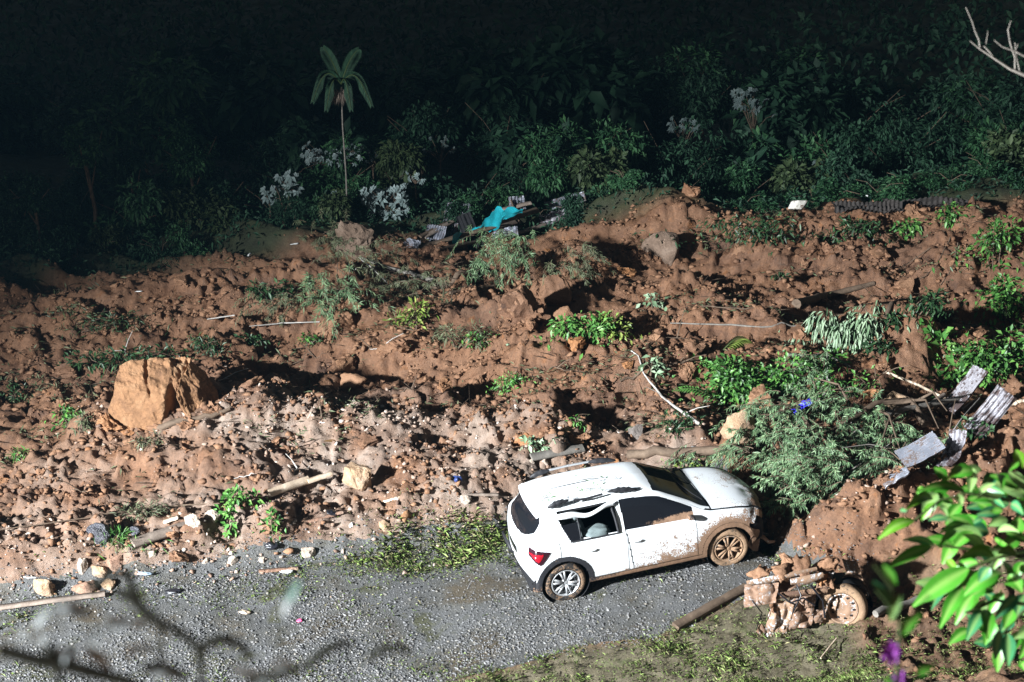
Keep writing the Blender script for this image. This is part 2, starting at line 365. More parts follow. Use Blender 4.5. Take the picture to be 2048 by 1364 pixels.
M['pink'] = flat('pink_wrapper', (.65, .10, .22), .4, .4)
M['purple'] = flat('purple_petals', (.30, .05, .38), .6, .3)
M['water'] = flat('muddy_puddle_water', (.16, .09, .035), .05, .5, 0, .2)
M['block'] = muddy('white_masonry_block', (.66, .63, .58), .8, .3, 0, .50, .66, 5, (.20, .12, .08), False)
M['greyleaf'] = flat('pale_grey_leaf', (.50, .54, .55), .5, .4, 0, .3, 30)
M['tealleaf'] = flat('pale_teal_leaf', (.17, .30, .25), .5, .4, 0, .2, 30)
M['darkstem'] = flat('dark_stem', (.075, .08, .065), .7, .2, 0, .3, 40)
M['fgleaf'] = None
for nm, c1, c2 in (('fgleaf', (.04, .22, .016), (.085, .31, .03)), ('fgdark', (.025, .14, .06), (.04, .21, .08)), ('fgpale', (.14, .28, .08), (.21, .34, .12)), ('fglime', (.075, .25, .012), (.13, .32, .022))):
    t = NT('glossy_leaf_' + nm); uvw = t.obj()
    c = t.mix(t.rnd(), c1, c2); c = t.mix(t.map(t.noise(uvw, 14, 3), .35, .65, 0, .35), c, tuple(x * .6 for x in c1))
    rib = t.at('rib'); c = t.mix(t.math('MULTIPLY', rib, .5), c, (.30, .45, .12))
    M[nm] = t.out(c, .36, .35)
# ------------------------------------------------------------------ the setting: ground, landslide, road
def ground():
    ys = [12.0]
    while ys[-1] < 48.5: ys.append(ys[-1] + .036 + .0011 * max(0, ys[-1] - 16))
    ys = np.array(ys); xs = np.arange(-20, 20.01, .042)
    X, Y = np.meshgrid(xs, ys); Z = height(X, Y)
    mud, verge, forest, soil = zones(X, Y)
    keep = (np.abs(X) < .41 * Y + 2.2)
    grey = np.clip(np.exp(-((X + 2.9) / 2.7) ** 2 - ((Y - 21.6) / 1.1) ** 2) * 1.2 + .5 * np.exp(-((X + 6.8) / 1.2) ** 2 - ((Y - 20.4) / .5) ** 2)
                   + .25 * np.exp(-((X - 5.0) / 1.6) ** 2 - ((Y - 18.6) / .6) ** 2) + .85 * np.exp(-((Y - np.interp(X, UX, UY) - .9) / 1.3) ** 2) * sst(3.4, 2.4, X), 0, 1)
    grey = np.clip(grey * (.65 + .9 * fbm(X * .9, Y * 1.3, 201, 4)), 0, .92)
    road = (mud < .35) & (verge < .5) & (soil < .5)
    r, c = X.shape
    idx = np.arange(r * c).reshape(r, c)
    Q = np.stack([idx[:-1, :-1], idx[:-1, 1:], idx[1:, 1:], idx[1:, :-1]], -1).reshape(-1, 4)
    fk = keep[:-1, :-1].ravel(); fr = road[:-1, :-1].ravel()
    V = np.stack([X, Y, Z], -1).reshape(-1, 3)
    for name, sel, mat in (('landslide_mud', fk & ~fr, M['mud']), ('gravel_road', fk & fr, M['road'])):
        q = Q[sel]; u, inv = np.unique(q, return_inverse=True)
        b = MB(); b.add(V[u], Q=inv.reshape(-1, 4)); o = b.build(name, mat, smooth=True); tag(o, kind='structure')
        if name == 'landslide_mud':
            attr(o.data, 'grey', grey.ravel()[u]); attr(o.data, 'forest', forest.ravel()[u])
            attr(o.data, 'verge', np.maximum(verge * (1 - .8 * soil), 0).ravel()[u])
    # the wide ground sheet below and beyond
    xs = np.concatenate([np.arange(-140, -40, 20), np.arange(-40, 40.1, 1.0), np.arange(60, 141, 20)])
    ys = np.concatenate([np.arange(-60, 8, 4), np.arange(8, 70, 1.0), np.arange(72, 150, 6)])
    X, Y = np.meshgrid(xs, ys); Z = height(X, Y, False)
    inner = sst(0, 1.5, .41 * Y + 1.0 - np.abs(X)) * sst(12.5, 13.5, Y) * sst(48, 46.5, Y)
    Z = Z - .02 - 1.1 * inner
    b = MB(); b.grid(np.stack([X, Y, Z], -1)); o = b.build('ground', M['mud'], smooth=True); tag(o, kind='structure')
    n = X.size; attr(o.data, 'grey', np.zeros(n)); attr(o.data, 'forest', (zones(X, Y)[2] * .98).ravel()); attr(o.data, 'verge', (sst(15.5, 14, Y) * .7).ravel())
ground()

# ------------------------------------------------------------------ stones and clods
def scale_at(p): return (p - Vector((0, 0, HC))).dot(Vector((0, math.cos(PITCH), -math.sin(PITCH)))) / F      # metres per photo pixel
def ico(sub):
    import bmesh
    bm = bmesh.new(); bmesh.ops.create_icosphere(bm, subdivisions=sub, radius=1.0)
    V = np.array([v.co[:] for v in bm.verts]); T = np.array([[v.index for v in f.verts] for f in bm.faces]); bm.free(); return V, T
ICO = {k: ico(k) for k in (1, 2, 3, 4)}
def rnd3(V, seed, sc=1.0):
    x, y, z = V[:, 0] * sc, V[:, 1] * sc, V[:, 2] * sc
    return (perlin(x + .37 * z + 3.1, y - .29 * z + seed, seed) + perlin(y + .31 * x + 7.7, z + .23 * x + seed, seed + 3) + perlin(z - .27 * y + 5.3, x + .33 * y - seed, seed + 7)) * .62
def blob_shape(sub, seed, rough=.22, sq=1.0):
    V, T = ICO[sub]; V = V.copy(); V *= (1 + rough * rnd3(V, seed, 1.3) + rough * .5 * rnd3(V, seed + 5, 3.1))[:, None]; V[:, 2] *= sq; return V, T
def hull_mesh(pts, cuts, smooth_n):
    import bmesh
    bm = bmesh.new()
    for p in pts: bm.verts.new(p)
    res = bmesh.ops.convex_hull(bm, input=bm.verts); bmesh.ops.delete(bm, geom=[v for v in bm.verts if not v.link_faces], context='VERTS')
    bmesh.ops.triangulate(bm, faces=bm.faces)
    if cuts: bmesh.ops.subdivide_edges(bm, edges=bm.edges, cuts=cuts, use_grid_fill=True); bmesh.ops.triangulate(bm, faces=bm.faces)
    for _ in range(smooth_n): bmesh.ops.smooth_vert(bm, verts=bm.verts, factor=.5, use_axis_x=True, use_axis_y=True, use_axis_z=True)
    bm.verts.index_update(); V = np.array([v.co[:] for v in bm.verts]); T = np.array([[v.index for v in f.verts] for f in bm.faces]); bm.free(); return V, T
def rock_shape(sub, seed, facets=0, rough=.22, sq=.75):
    """an angular stone: the hull of a few random corners, edges worn, surface pitted"""
    r = np.random.default_rng(seed); n = {1: 9, 2: 10, 3: 12, 4: 13}[sub] + facets // 2
    P = r.normal(size=(n, 3)); P /= np.linalg.norm(P, axis=1)[:, None]; P *= r.uniform(.72, 1.12, (n, 1))
    V, T = hull_mesh(P, {1: 0, 2: 1, 3: 4, 4: 7}[sub], {1: 0, 2: 0, 3: 1, 4: 2}[sub])
    if sub > 2: V *= (1 + rough * .45 * rnd3(V, seed + 5, 2.2) + rough * .30 * rnd3(V, seed + 9, 5.5) + rough * .2 * rnd3(V, seed + 11, 12))[:, None]
    V[:, 2] *= sq
    return V, T
def scatter_mesh(name, mat, pos, size, sub, seed, sq=.7, facets=1, parent=None, nvar=10):
    b = MB(); r = np.random.default_rng(seed); n = len(pos)
    sh = [rock_shape(sub, seed + k, facets, .45, sq) for k in range(nvar)]
    w = r.integers(0, nvar, n)
    for k in range(nvar):
        i = np.where(w == k)[0]
        if not len(i): continue
        V, T = sh[k]; a = r.uniform(0, 2 * PI, len(i)); ca, sa = np.cos(a), np.sin(a)
        st = r.uniform(.7, 1.4, (len(i), 2))
        x = (V[None, :, 0] * ca[:, None] - V[None, :, 1] * sa[:, None]) * st[:, :1]; y = (V[None, :, 0] * sa[:, None] + V[None, :, 1] * ca[:, None]) * st[:, 1:]
        P = np.stack([x, y, np.broadcast_to(V[None, :, 2], x.shape)], -1) * size[i][:, None, None] + pos[i][:, None, :]
        b.add(P.reshape(-1, 3), T=(np.arange(len(i))[:, None, None] * len(V) + T[None]).reshape(-1, 3))
    return tag(b.build(name, mat, parent, smooth=True), kind='stuff')
def sample(n, x0, x1, y0, y1, fn, seed):
    r = np.random.default_rng(seed); x = r.uniform(x0, x1, n); y = y0 + (y1 - y0) * r.uniform(0, 1, n) ** 1.25
    k = (r.uniform(0, 1, n) < fn(x, y)) & (np.abs(x) < .39 * y + .8)
    return x[k], y[k]
def put(x, y, size, sink=.35): return np.stack([x, y, height(x, y) + size * sink], -1)
# loose gravel on the road
def f_road(x, y):
    m, v, f, s = zones(x, y); return (1 - m) * (1 - v) * (1 - s) * (.30 + .7 * sst(-.05, .35, fbm(x * .5, y * .8, 301, 3) + .55 * np.exp(-((y - 15.9 - .13 * (x + 2)) / .7) ** 2)))
x, y = sample(260000, -10, 5, 14.6, 20, f_road, 11); sz = .010 + .020 * np.random.default_rng(1).uniform(0, 1, len(x)) ** 3
x, y, sz = x[:36000], y[:36000], sz[:36000]
tag(scatter_mesh('road_gravel', M['gravel'], put(x, y, sz, .15), sz, 1, 40, .45, 0), 'loose grey gravel strewn over the road', 'gravel')
# crumbs of mud all over the slide, pale chips on the gravelly heap
def f_mud(x, y):
    m, v, f, s = zones(x, y); return np.clip(m * (1 - f) + .3 * s, 0, 1) * np.clip(.12 + .88 * sst(-.15, .4, fbm(x * .6, y * .8, 311, 3)) + .9 * np.exp(-((x - 5.6) / 1.8) ** 2 - ((y - 18.5) / .9) ** 2), 0, 1)
x, y = sample(90000, -15, 16, 14, 38, f_mud, 12); r_ = np.random.default_rng(2); sz = (.018 + .055 * r_.uniform(0, 1, len(x)) ** 3) * (1 + .02 * (y - 16))
tag(scatter_mesh('mud_crumbs', M['clod'], put(x, y, sz, .3)[:40000], sz[:40000], 1, 60, .75, 1), 'small crumbs of reddish mud covering the landslide', 'mud')
def f_chip(x, y):
    return np.clip(np.exp(-((x + 2.9) / 2.8) ** 2 - ((y - 21.6) / 1.15) ** 2) + .6 * np.exp(-((y - np.interp(x, UX, UY) - .7) / .6) ** 2) * sst(3.4, 2.4, x) + .4 * np.exp(-((x - 5) / 1.5) ** 2 - ((y - 18.5) / .6) ** 2), 0, 1)
x, y = sample(22000, -9, 8, 16.5, 25, f_chip, 13); sz = .015 + .042 * r_.uniform(0, 1, len(x)) ** 3
tag(scatter_mesh('stone_chips', M['chips'], put(x, y, sz, .35)[:5000], sz[:5000], 1, 80, .75, 1), 'pale stone chips bedded in the mud heaps', 'stones')
# the clods that can be told apart: one object each
def shape_mesh(name, sub, seed, facets, rough, sq, mat):
    V, T = rock_shape(sub, seed, facets, rough, sq); b = MB(); b.add(V, T=T); me = b.mesh(name, True); me.set_sharp_from_angle(angle=.6); me.materials.append(mat); return me
clod_meshes = [shape_mesh('mud_clod', 3, 500 + k, 6, .6, .75, M['clod']) for k in range(9)]
x, y = sample(6000, -13, 14, 18.2, 36, f_mud, 14); n = 0
for a, b in zip(x, y):
    if n >= 290: break
    if (-.6 < a < 4.2 and b < 20.6): continue
    s = (.06 + .15 * random.random() ** 2.4) * (1 + .02 * (b - 20))
    if b > 24 and random.random() < .35: s *= 1.35
    o = link('mud_clod', clod_meshes[n % 9]); o.location = (a, b, hz(a, b) + s * .08); o.scale = (s * random.uniform(.8, 1.3), s * random.uniform(.8, 1.2), s * random.uniform(.7, 1.1))
    o.rotation_euler = (random.uniform(-.4, .4), random.uniform(-.4, .4), random.uniform(0, 6.28))
    if b < 21: z = ('clod of reddish mud lying close to the gravel road', 'mud clods beside the road')
    elif b < 25: z = ('lump of brown mud on the slide, level with the big orange boulder', 'mud clods around the boulder')
    elif b < 30: z = ('lump of brown mud half way up the landslide', 'mud clods half way up the slide')
    else: z = ('dim lump of mud on the far slope below the forest', 'mud clods on the far slope')
    tag(o, z[0], 'mud clod', z[1]); n += 1
def rock(px, py, w, h, mat, label, seed, facets=4, rough=.25, sub=4, sink=.3, depth=None, rz=0, cat='stone', name='stone', group=None):
    """w, h: size in metres; the pixel is the foot of the stone"""
    p = G(px, py); b = MB(); V, T = rock_shape(sub, seed, facets + 5, rough, 1.0)
    V = V / np.abs(V).max(0); d = depth or w * .8
    V = V * np.array([w / 2, d / 2, h * .5 / (1 - sink)]); b.add(V, T=T)
    o = b.build(name, mat, smooth=facets < 3)
    if facets >= 3:
        o.data.polygons.foreach_set('use_smooth', np.ones(len(o.data.polygons), bool)); o.data.set_sharp_from_angle(angle=.5)
    o.location = (p.x, p.y + d * .35, p.z + h * .5 * (1 - 2 * sink) / (1 - sink) + h * .05); o.rotation_euler = (0, 0, rz)
    return tag(o, label, cat, group)

# ------------------------------------------------------------------ the big orange boulder: a faceted block with a split on its right
def boulder():
    base = G(318, 850); sc = scale_at(base)
    def q(px, py, d): return ((px - 318) * sc, d, (850 - py) * sc / .92 - d * .46)
    A = [q(205, 856, .05), q(232, 772, .12), q(238, 728, .45), q(256, 716, .50), q(300, 724, .62), q(352, 710, .70), q(372, 716, .75), q(345, 795, -.05), q(322, 856, -.10), q(240, 866, -.05), q(300, 765, .08), q(240, 800, 1.3), q(370, 790, 1.4), q(300, 740, 1.5), q(380, 860, .2)]
    Bq = [q(352, 792, .02), q(366, 748, .30), q(372, 718, .62), q(398, 742, .75), q(420, 780, .70), q(430, 838, .45), q(388, 852, .0), q(366, 830, .06), q(400, 800, 1.2), q(380, 740, 1.1), q(350, 850, .5)]
    b = MB()
    for k, pts in enumerate((A, Bq)):
        V, T = hull_mesh(pts, 30, 2); z = V[:, 2]; top = sst(.75, 1.15, z + .25 * V[:, 0] * (k == 0))
        n1 = rnd3(V, 77 + k, 2.4); n2 = rnd3(V, 78 + k, 6.0); n3 = rnd3(V, 79 + k, 13)
        V = V + np.stack([.05 * n1 + .02 * n3, -.05 * n1 - .025 * n2, .03 * n2], -1) * .8; V[:, 2] += top * (.09 * n2 + .07 * n3 + .05 * n1); V[:, 1] -= top * .05 * n3; n4 = rnd3(V, 90 + k, 24); n5 = rnd3(V, 95 + k, 40); V += np.stack([0 * n4, -.012 * n4 - .005 * n5 - .01 * n3, .010 * n4 + .02 * top * n5], -1)
        fx = V[:, 0] / sc + 318; fz = V[:, 2]                                # dark wedge where the right-hand slab has split away
        wdg = np.exp(-((fx - 346 + 10 * (fz - .3)) / (13 - 12 * np.clip(fz, 0, .9))) ** 2) * sst(.80, .30, fz) * (V[:, 1] < .5); V[:, 1] += .34 * wdg
        crk = np.exp(-((fx - 285 - 40 * (1.0 - fz)) / 3.5) ** 2) * sst(.45, .6, fz); V[:, 1] += .05 * crk; V[:, 2] -= .06 * crk
        b.add(V, T=T)
    o = b.build('boulder', M['boulder'], smooth=True); o.data.set_sharp_from_angle(angle=.6); o.location = base + Vector((0, .05, -.02))
    tag(o, 'huge orange-brown boulder with jagged top and a split on its right', 'boulder')
boulder()
for k, (px, py, w, h) in enumerate([(215, 862, .5, .2), (262, 872, .6, .16), (318, 868, .5, .14), (372, 862, .45, .2), (196, 850, .4, .22), (430, 842, .45, .24)]):
    rock(px, py, w, h, M['clod'], 'crumbled mud packed against the foot of the big boulder', 660 + k, 3, .8, cat='mud clod', name='mud_clod', group='mud packed round the boulder')
rock(712, 978, .48, .40, M['tanrock'], 'rounded tan stone with a sharp shadow, below the gravelly heap', 601, 5, .18)
rock(195, 1092, .38, .34, M['wetrock'], 'dark wet grey stone beside a green grass tuft', 602, 6, .2)
rock(84, 1198, .32, .31, M['tanrock'], 'blocky tan stone at the left road edge', 603, 6, .15)
rock(232, 1142, .28, .22, M['redrock'], 'flat-topped reddish stone above the slab at the road edge', 604, 5, .15)
rock(196, 1155, .26, .18, M['tanrock'], 'low brown stone between two paler stones at the road edge', 605, 3, .2)
rock(164, 1148, .17, .22, M['paler'], 'upright pale stone at the left road edge', 606, 4, .2)
rock(168, 1190, .40, .14, M['redrock'], 'flat reddish slab on the road edge at the left', 607, 6, .12, depth=.3)
rock(216, 1180, .22, .15, M['tanrock'], 'small orange stone just right of the reddish slab', 608, 4, .2)
rock(384, 1056, .26, .22, M['paler'], 'pale angular stone above the end of the grey plank', 609, 6, .18)
rock(424, 1046, .27, .18, M['paler'], 'pale stone next to bright green sprigs', 610, 4, .2)
rock(268, 1074, .20, .14, M['wetrock'], 'small wet dark stone right of the larger dark one', 611, 5, .2)
rock(304, 1118, .14, .11, M['paler'], 'small white stone among rubble left of the road', 612, 2, .2)
rock(410, 1130, .13, .12, M['paler'], 'small pale stone at the middle of the left road edge', 613, 2, .2)
rock(464, 1132, .17, .14, M['paler'], 'pale rounded stone near the black plastic scrap', 614, 3, .2)
rock(524, 1128, .13, .11, M['paler'], 'small whitish stone on the road edge under the sprigs', 615, 3, .2)
rock(768, 1064, .20, .16, M['tanrock'], 'tan stone at the top of the yellowish grass', 616, 4, .2)
rock(812, 1046, .18, .18, M['boulder'], 'orange stone above the yellowish grass', 617, 3, .2)
rock(932, 1008, .19, .13, M['paler'], 'pale oblong stone near dark blue scraps', 618, 3, .15)
rock(616, 1116, .24, .13, M['paler'], 'pale flat stone at the left end of the yellowish grass', 619, 5, .15)
rock(622, 840, .14, .12, M['paler'], 'small white stone on top of the gravelly heap', 620, 1, .12)
rock(1480, 890, .62, .52, M['tanrock'], 'tan boulder half hidden by feathery branches behind the car', 621, 5, .2)
rock(1792, 834, .52, .46, M['tanrock'], 'round brown boulder left of the rusty roofing sheets', 622, 2, .12)
rock(1322, 524, .85, .62, M['clodg'], 'rounded grey-brown boulder on the far slope', 623, 2, .15, cat='boulder', name='boulder')
rock(706, 520, 1.10, .85, M['clodg'], 'square block of earth below the forest edge', 624, 7, .5, cat='boulder', name='earth_block', rz=.3, depth=.8)
rock(1130, 644, .45, .28, M['clod'], 'orange clod in the middle of the slide above bright bush', 625, 3, .2, cat='mud clod', name='mud_clod')
rock(950, 790, .36, .36, M['clod'], 'pointed orange mud lump beside a green tuft', 626, 4, .3, cat='mud clod', name='mud_clod')
rock(940, 692, .24, .20, M['boulder'], 'small orange stone below the dark grassy patch', 627, 3, .2)
rock(1530, 826, .62, .42, M['clod'], 'orange mud lump under the fallen green bush', 628, 3, .3, cat='mud clod', name='mud_clod')
rock(1370, 770, .55, .34, M['clod'], 'orange mud lump right of the pale leaning branch', 629, 3, .3, cat='mud clod', name='mud_clod')
rock(700, 785, .62, .35, M['clod'], 'bright orange mud hump right of the black shadow', 630, 2, .3, cat='mud clod', name='mud_clod')
rock(672, 672, .9, .50, M['clod'], 'large reddish mud lump right of the drooping grey-green bush', 631, 3, .3, cat='mud clod', name='mud_clod')
rock(1040, 640, .9, .62, M['clod'], 'pointed mud peak below the feathery far bushes', 632, 5, .3, cat='mud clod', name='mud_clod')
rock(1110, 610, .7, .55, M['clod'], 'broad mud lump right of the pointed peak', 633, 4, .3, cat='mud clod', name='mud_clod')
rock(1500, 516, .8, .3, M['clod'], 'low mud hump on the far slope right of the grey boulder', 634, 2, .2, cat='mud clod', name='mud_clod')
rock(1275, 880, .34, .22, M['greyrock'], 'grey lump of rubble above the fallen log', 635, 3, .2)
rock(1062, 930, .12, .10, M['paler'], 'white stone at the left tip of the grey plank behind the car', 636, 2, .15)
rock(1090, 932, .14, .12, M['paler'], 'second white stone under the grey plank behind the car', 637, 2, .15)
# ------------------------------------------------------------------ the white hatchback
ST = np.array([  # x, z_top, y_edge, z_edge, y_belt, z_belt, y_max, z_low, bow
 (-.64, .38, .48, .375, .62, .35, .70, .29, .16), (-.672, .52, .55, .515, .69, .47, .77, .255, .16), (-.672, .68, .58, .67, .735, .62, .80, .24, .15),
 (-.655, .82, .60, .805, .755, .74, .83, .23, .14), (-.625, .95, .60, .935, .765, .86, .84, .23, .13), (-.57, 1.08, .585, 1.06, .77, .92, .848, .23, .12),
 (-.49, 1.22, .565, 1.195, .765, .95, .852, .23, .10), (-.42, 1.35, .555, 1.325, .76, .96, .856, .23, .08), (-.40, 1.44, .55, 1.41, .755, .965, .857, .23, .06),
 (-.27, 1.483, .55, 1.44, .755, .965, .858, .23, .03), (0, 1.512, .555, 1.46, .76, .96, .862, .23, 0), (.5, 1.535, .565, 1.475, .77, .95, .865, .23, 0),
 (1.0, 1.53, .57, 1.47, .775, .94, .865, .23, 0), (1.35, 1.50, .575, 1.445, .775, .93, .865, .23, 0), (1.55, 1.45, .58, 1.405, .775, .925, .865, .23, 0),
 (1.8, 1.315, .61, 1.28, .775, .92, .864, .23, 0), (2.05, 1.17, .65, 1.14, .775, .915, .863, .23, 0), (2.28, 1.04, .69, 1.01, .78, .905, .862, .23, 0),
 (2.40, 1.005, .70, .975, .785, .90, .862, .23, -.02), (2.6, .985, .70, .95, .785, .885, .865, .23, -.04), (2.9, .94, .68, .905, .77, .84, .86, .23, -.08),
 (3.15, .86, .64, .83, .735, .77, .84, .24, -.14), (3.3, .77, .60, .745, .70, .69, .81, .25, -.2), (3.38, .64, .56, .63, .66, .57, .76, .26, -.24),
 (3.40, .48, .52, .475, .62, .44, .71, .27, -.25), (3.36, .36, .48, .355, .58, .34, .66, .28, -.25)])
_r = ST[:, 0] < 0; ST[_r, 0] = ST[_r, 0] * .84 + .07 * sst(1.0, 1.3, ST[_r, 1])
ST[:, 1] = np.where(ST[:, 1] > .95, .95 + (ST[:, 1] - .95) * .90, ST[:, 1]); ST[:, 3] = np.where(ST[:, 3] > .93, .93 + (ST[:, 3] - .93) * .89, ST[:, 3])
ST[:, 2] *= np.where((ST[:, 0] < 2.1) & (ST[:, 1] > 1.0), .93, 1.0)
def pchip(t, Y, q):
    """monotone cubic through rows of Y at knots t"""
    h = np.diff(t)[:, None]; d = np.diff(Y, axis=0) / h; m = np.zeros_like(Y)
    w1 = 2 * h[1:] + h[:-1]; w2 = h[1:] + 2 * h[:-1]
    with np.errstate(divide='ignore', invalid='ignore'):
        hm = (w1 + w2) / (w1 / d[:-1] + w2 / d[1:])
    m[1:-1] = np.where(d[:-1] * d[1:] > 0, hm, 0); m[0] = d[0]; m[-1] = d[-1]
    i = np.clip(np.searchsorted(t, q) - 1, 0, len(t) - 2); hh = np.diff(t)[i][:, None]; s = ((q - t[i])[:, None]) / hh
    return (2 * s**3 - 3 * s**2 + 1) * Y[i] + (s**3 - 2 * s**2 + s) * hh * m[i] + (-2 * s**3 + 3 * s**2) * Y[i + 1] + (s**3 - s**2) * hh * m[i + 1]
def car_surface(nu, nv):
    cl = np.concatenate([[0], np.cumsum(np.hypot(np.diff(ST[:, 0]), np.diff(ST[:, 1])))])
    q = np.linspace(0, cl[-1], nu); S = pchip(cl, ST, q)
    x, zt, ye, ze, yb, zb, ym, zl, bow = S.T
    dz = zb - zl
    def lp(a, b, k): return a + (b - a) * k
    P = [(0 * x, zt), (.55 * ye, zt - .22 * (zt - ze)), (.9 * ye, ze + .25 * (zt - ze)), (ye + .012, ze - .03 * (ze - zl)), (lp(ye, yb, .25), lp(ze, zb, .2)), (yb, zb), (lp(yb, ym, .7), zb - .13 * dz), (ym, zb - .45 * dz),
         (ym, zb - .72 * dz), (ym - .02, zl + .05 * dz), (ym - .14, zl - .03)]
    K = np.array([[a, b] for a, b in P]).transpose(2, 0, 1)                 # nu, k, 2
    kt = np.array([0, .32, .52, .60, .75, 1.05, 1.16, 1.40, 1.62, 1.82, 1.95]); v = np.linspace(0, kt[-1], nv)
    out = pchip(kt, K.transpose(1, 0, 2).reshape(len(kt), -1), v).reshape(nv, nu, 2).transpose(1, 0, 2)
    Y, Z = out[..., 0], out[..., 1]
    X = x[:, None] + bow[:, None] * (Y / .86) ** 2
    return X, Y, Z, np.broadcast_to(v, X.shape), np.broadcast_to(ze[:, None], X.shape), np.broadcast_to(ye[:, None], X.shape), np.broadcast_to(zb[:, None], X.shape)
def car():
    root = empty('hatchback_car', (0, 0, 0)); tag(root, 'white five-door hatchback spattered with mud on the gravel road', 'car')
    X, Y, Z, Vv, ZE, YE, ZB = car_surface(380, 150)
    # dents: the roof edge over the rear door, the rear quarter and the front corner
    parts = {}
    for side in (-1, 1):
        x, y, z = X.copy(), Y.copy() * side, Z.copy()
        if side < 0:
            d = .045 * np.exp(-((x - .45) / .4) ** 2 - ((z - 1.42) / .07) ** 2); z -= d; y += .6 * d
            d = .02 * np.exp(-((x + .1) / .22) ** 2 - ((z - .78) / .1) ** 2) + .018 * np.exp(-((x - 1.5) / .35) ** 2 - ((z - .6) / .15) ** 2); y += d
            y += .05 * sst(2.7, 3.2, x) * perlin(x * 5, z * 6, 401) ; z += .03 * sst(2.9, 3.3, x) * perlin(x * 4, y * 5, 402)
        ux = np.gradient(np.stack([x, y, z], -1), axis=0); vx = np.gradient(np.stack([x, y, z], -1), axis=1)
        N = np.cross(ux, vx); N /= np.linalg.norm(N, axis=-1)[..., None] + 1e-9
        N *= np.where((N * np.stack([0 * x, y, z - .5], -1)).sum(-1) < 0, -1, 1)[..., None]
        Pn = np.stack([x, y, z], -1)
        # region of every cell
        def cc(a): return (a[:-1, :-1] + a[1:, :-1] + a[:-1, 1:] + a[1:, 1:]) / 4
        cx, cy, cz, cv, ce, cye, cb = cc(x), np.abs(cc(y)), cc(z), cc(Vv), cc(ZE), cc(YE), cc(ZB)
        reg = np.full(cx.shape, 0); near = side < 0
        BODY, ROOF, HOOD, WS, RG, FW, RW, FD, RD, CLAD, LAMP, GONE, TG = range(13)
        reg[:] = BODY
        top = cv < .545
        reg[(cx > 2.38) & (cv < .60) & (cx < 3.33)] = HOOD
        reg[top & (cx < 1.5) & (cz > 1.32)] = ROOF
        reg[(cx < -.22) & (cz < 1.34) & (cz > .52) & (cv < .70)] = TG
        reg[(cx < -.20) & (cz < 1.325) & (cz > .985 + .10 * (cy / .55) ** 4) & (cv < .64)] = RG
        reg[(cx > 1.56 - .05 * (cy / .6) ** 2) & (cx < 2.36) & (cv < .53)] = WS
        winz = (cz > cb + .012) & (cz < ce - .045) & (cv > .60)
        fw = winz & (cx > .99 - .05 * (cz - .95)) & (cx < 2.08)
        rw = winz & (cx < .90 - .05 * (cz - .95)) & (cx > .14 - .42 * np.clip(cz - .95, 0, .3))
        reg[fw] = FW; reg[rw] = RW
        inside_side = (cv > .62)
        rr = np.hypot(cx, cz - .33); rf = np.hypot(cx - 2.59, cz - .33)
        fd = inside_side & ~fw & (cx > 1.0) & (cx < 2.08) & (cz > .335) & (cz < cb + .02); rd = inside_side & ~rw & (cx < .985) & (cx > .30 - .33 * sst(.5, .75, cz)) & (cz > .335) & (cz < cb + .02) & (rr > .45)
        reg[fd] = FD; reg[rd] = RD
        low = (cz < .325) | ((cx < -.45) & (cz < .40)); reg[low & (cv > 1.1)] = CLAD
        ring = ((rr < .435) | (rf < .435)) & (cy > .5) & (cz < .80); reg[ring] = CLAD
        hole = ((rr < .365) | (rf < .365)) & (cy > .45) & (cz < .75); reg[hole] = GONE
        lamp = (cx < -.17) & (cy > .50) & (cz < .925 - .05 * np.clip((cx + .45) / .25, 0, 1)) & (cz > .70 + 1.9 * np.abs(cx + .36) ** 1.35) & (cv > .66)
        reg[lamp] = LAMP
        # panel gaps
        gap = ((np.abs(cx - .992 - .12 * (.95 - cz)) < .008) & (cz < cb + .01) & (cz > .33) & inside_side) | ((np.abs(cx - 2.085) < .008) & (cz < cb + .02) & (cz > .33) & inside_side)
        gap |= inside_side & (np.abs(cx - (.30 - .33 * sst(.5, .75, cz))) < .007) & (cz < cb) & (cz > .7) & (rr > .435)
        gap |= (np.abs(cv - .605) < .012) & (cx > 2.38) & (cx < 3.3)
        gap |= (np.abs(cx - 2.375) < .010) & (cv < .6)
        reg[gap] = GONE
        if near:
            broken = (cx > 3.02 + .10 * np.sin(cz * 17)) & (cz < .69 + .04 * np.sin(cx * 31)) & (cy > .12); reg[broken] = GONE
        else:
            reg[(cx > 3.1) & (cz < .62)] = GONE
        nu_, nv_ = x.shape; idx = np.arange(nu_ * nv_).reshape(nu_, nv_)
        Q = np.stack([idx[:-1, :-1], idx[1:, :-1], idx[1:, 1:], idx[:-1, 1:]], -1)
        if side > 0: Q = Q[..., ::-1]
        off = {WS: -.006, RG: -.006, FW: -.010, RW: -.012, CLAD: .012, LAMP: .008}
        r3 = np.hypot(x - 2.59, z - .33)
        mud = .08 + .05 * (z < .5)
        if near:
            mud = mud + .24 * sst(.7, 1.7, x) * sst(1.0, .75, z) + .30 * sst(.42, .24, z) + .34 * np.exp(-((r3 - .40) / .11) ** 2) + .12 * sst(2.1, 2.6, x) * sst(.6, .95, Vv) + .15 * sst(.0, .9, x) * sst(.75, .45, z)
            mud = mud + .22 * sst(2.95, 3.25, x); mud = np.minimum(mud, .72)
        else: mud = mud + .2 * sst(2.6, 3.3, x)
        mud = mud + .17 * (Vv < .6) * sst(-.2, .1, perlin(x * 2, y * 2, 405)) + .10 * (Vv < .6) * sst(2.3, 2.6, x) + .07 * sst(.6, 1.4, x) * (Vv > .6)
        gm = .10 + .75 * sst(1.06, .95, z) * sst(1.05, 1.9, x) * (1 if near else .3) + .06
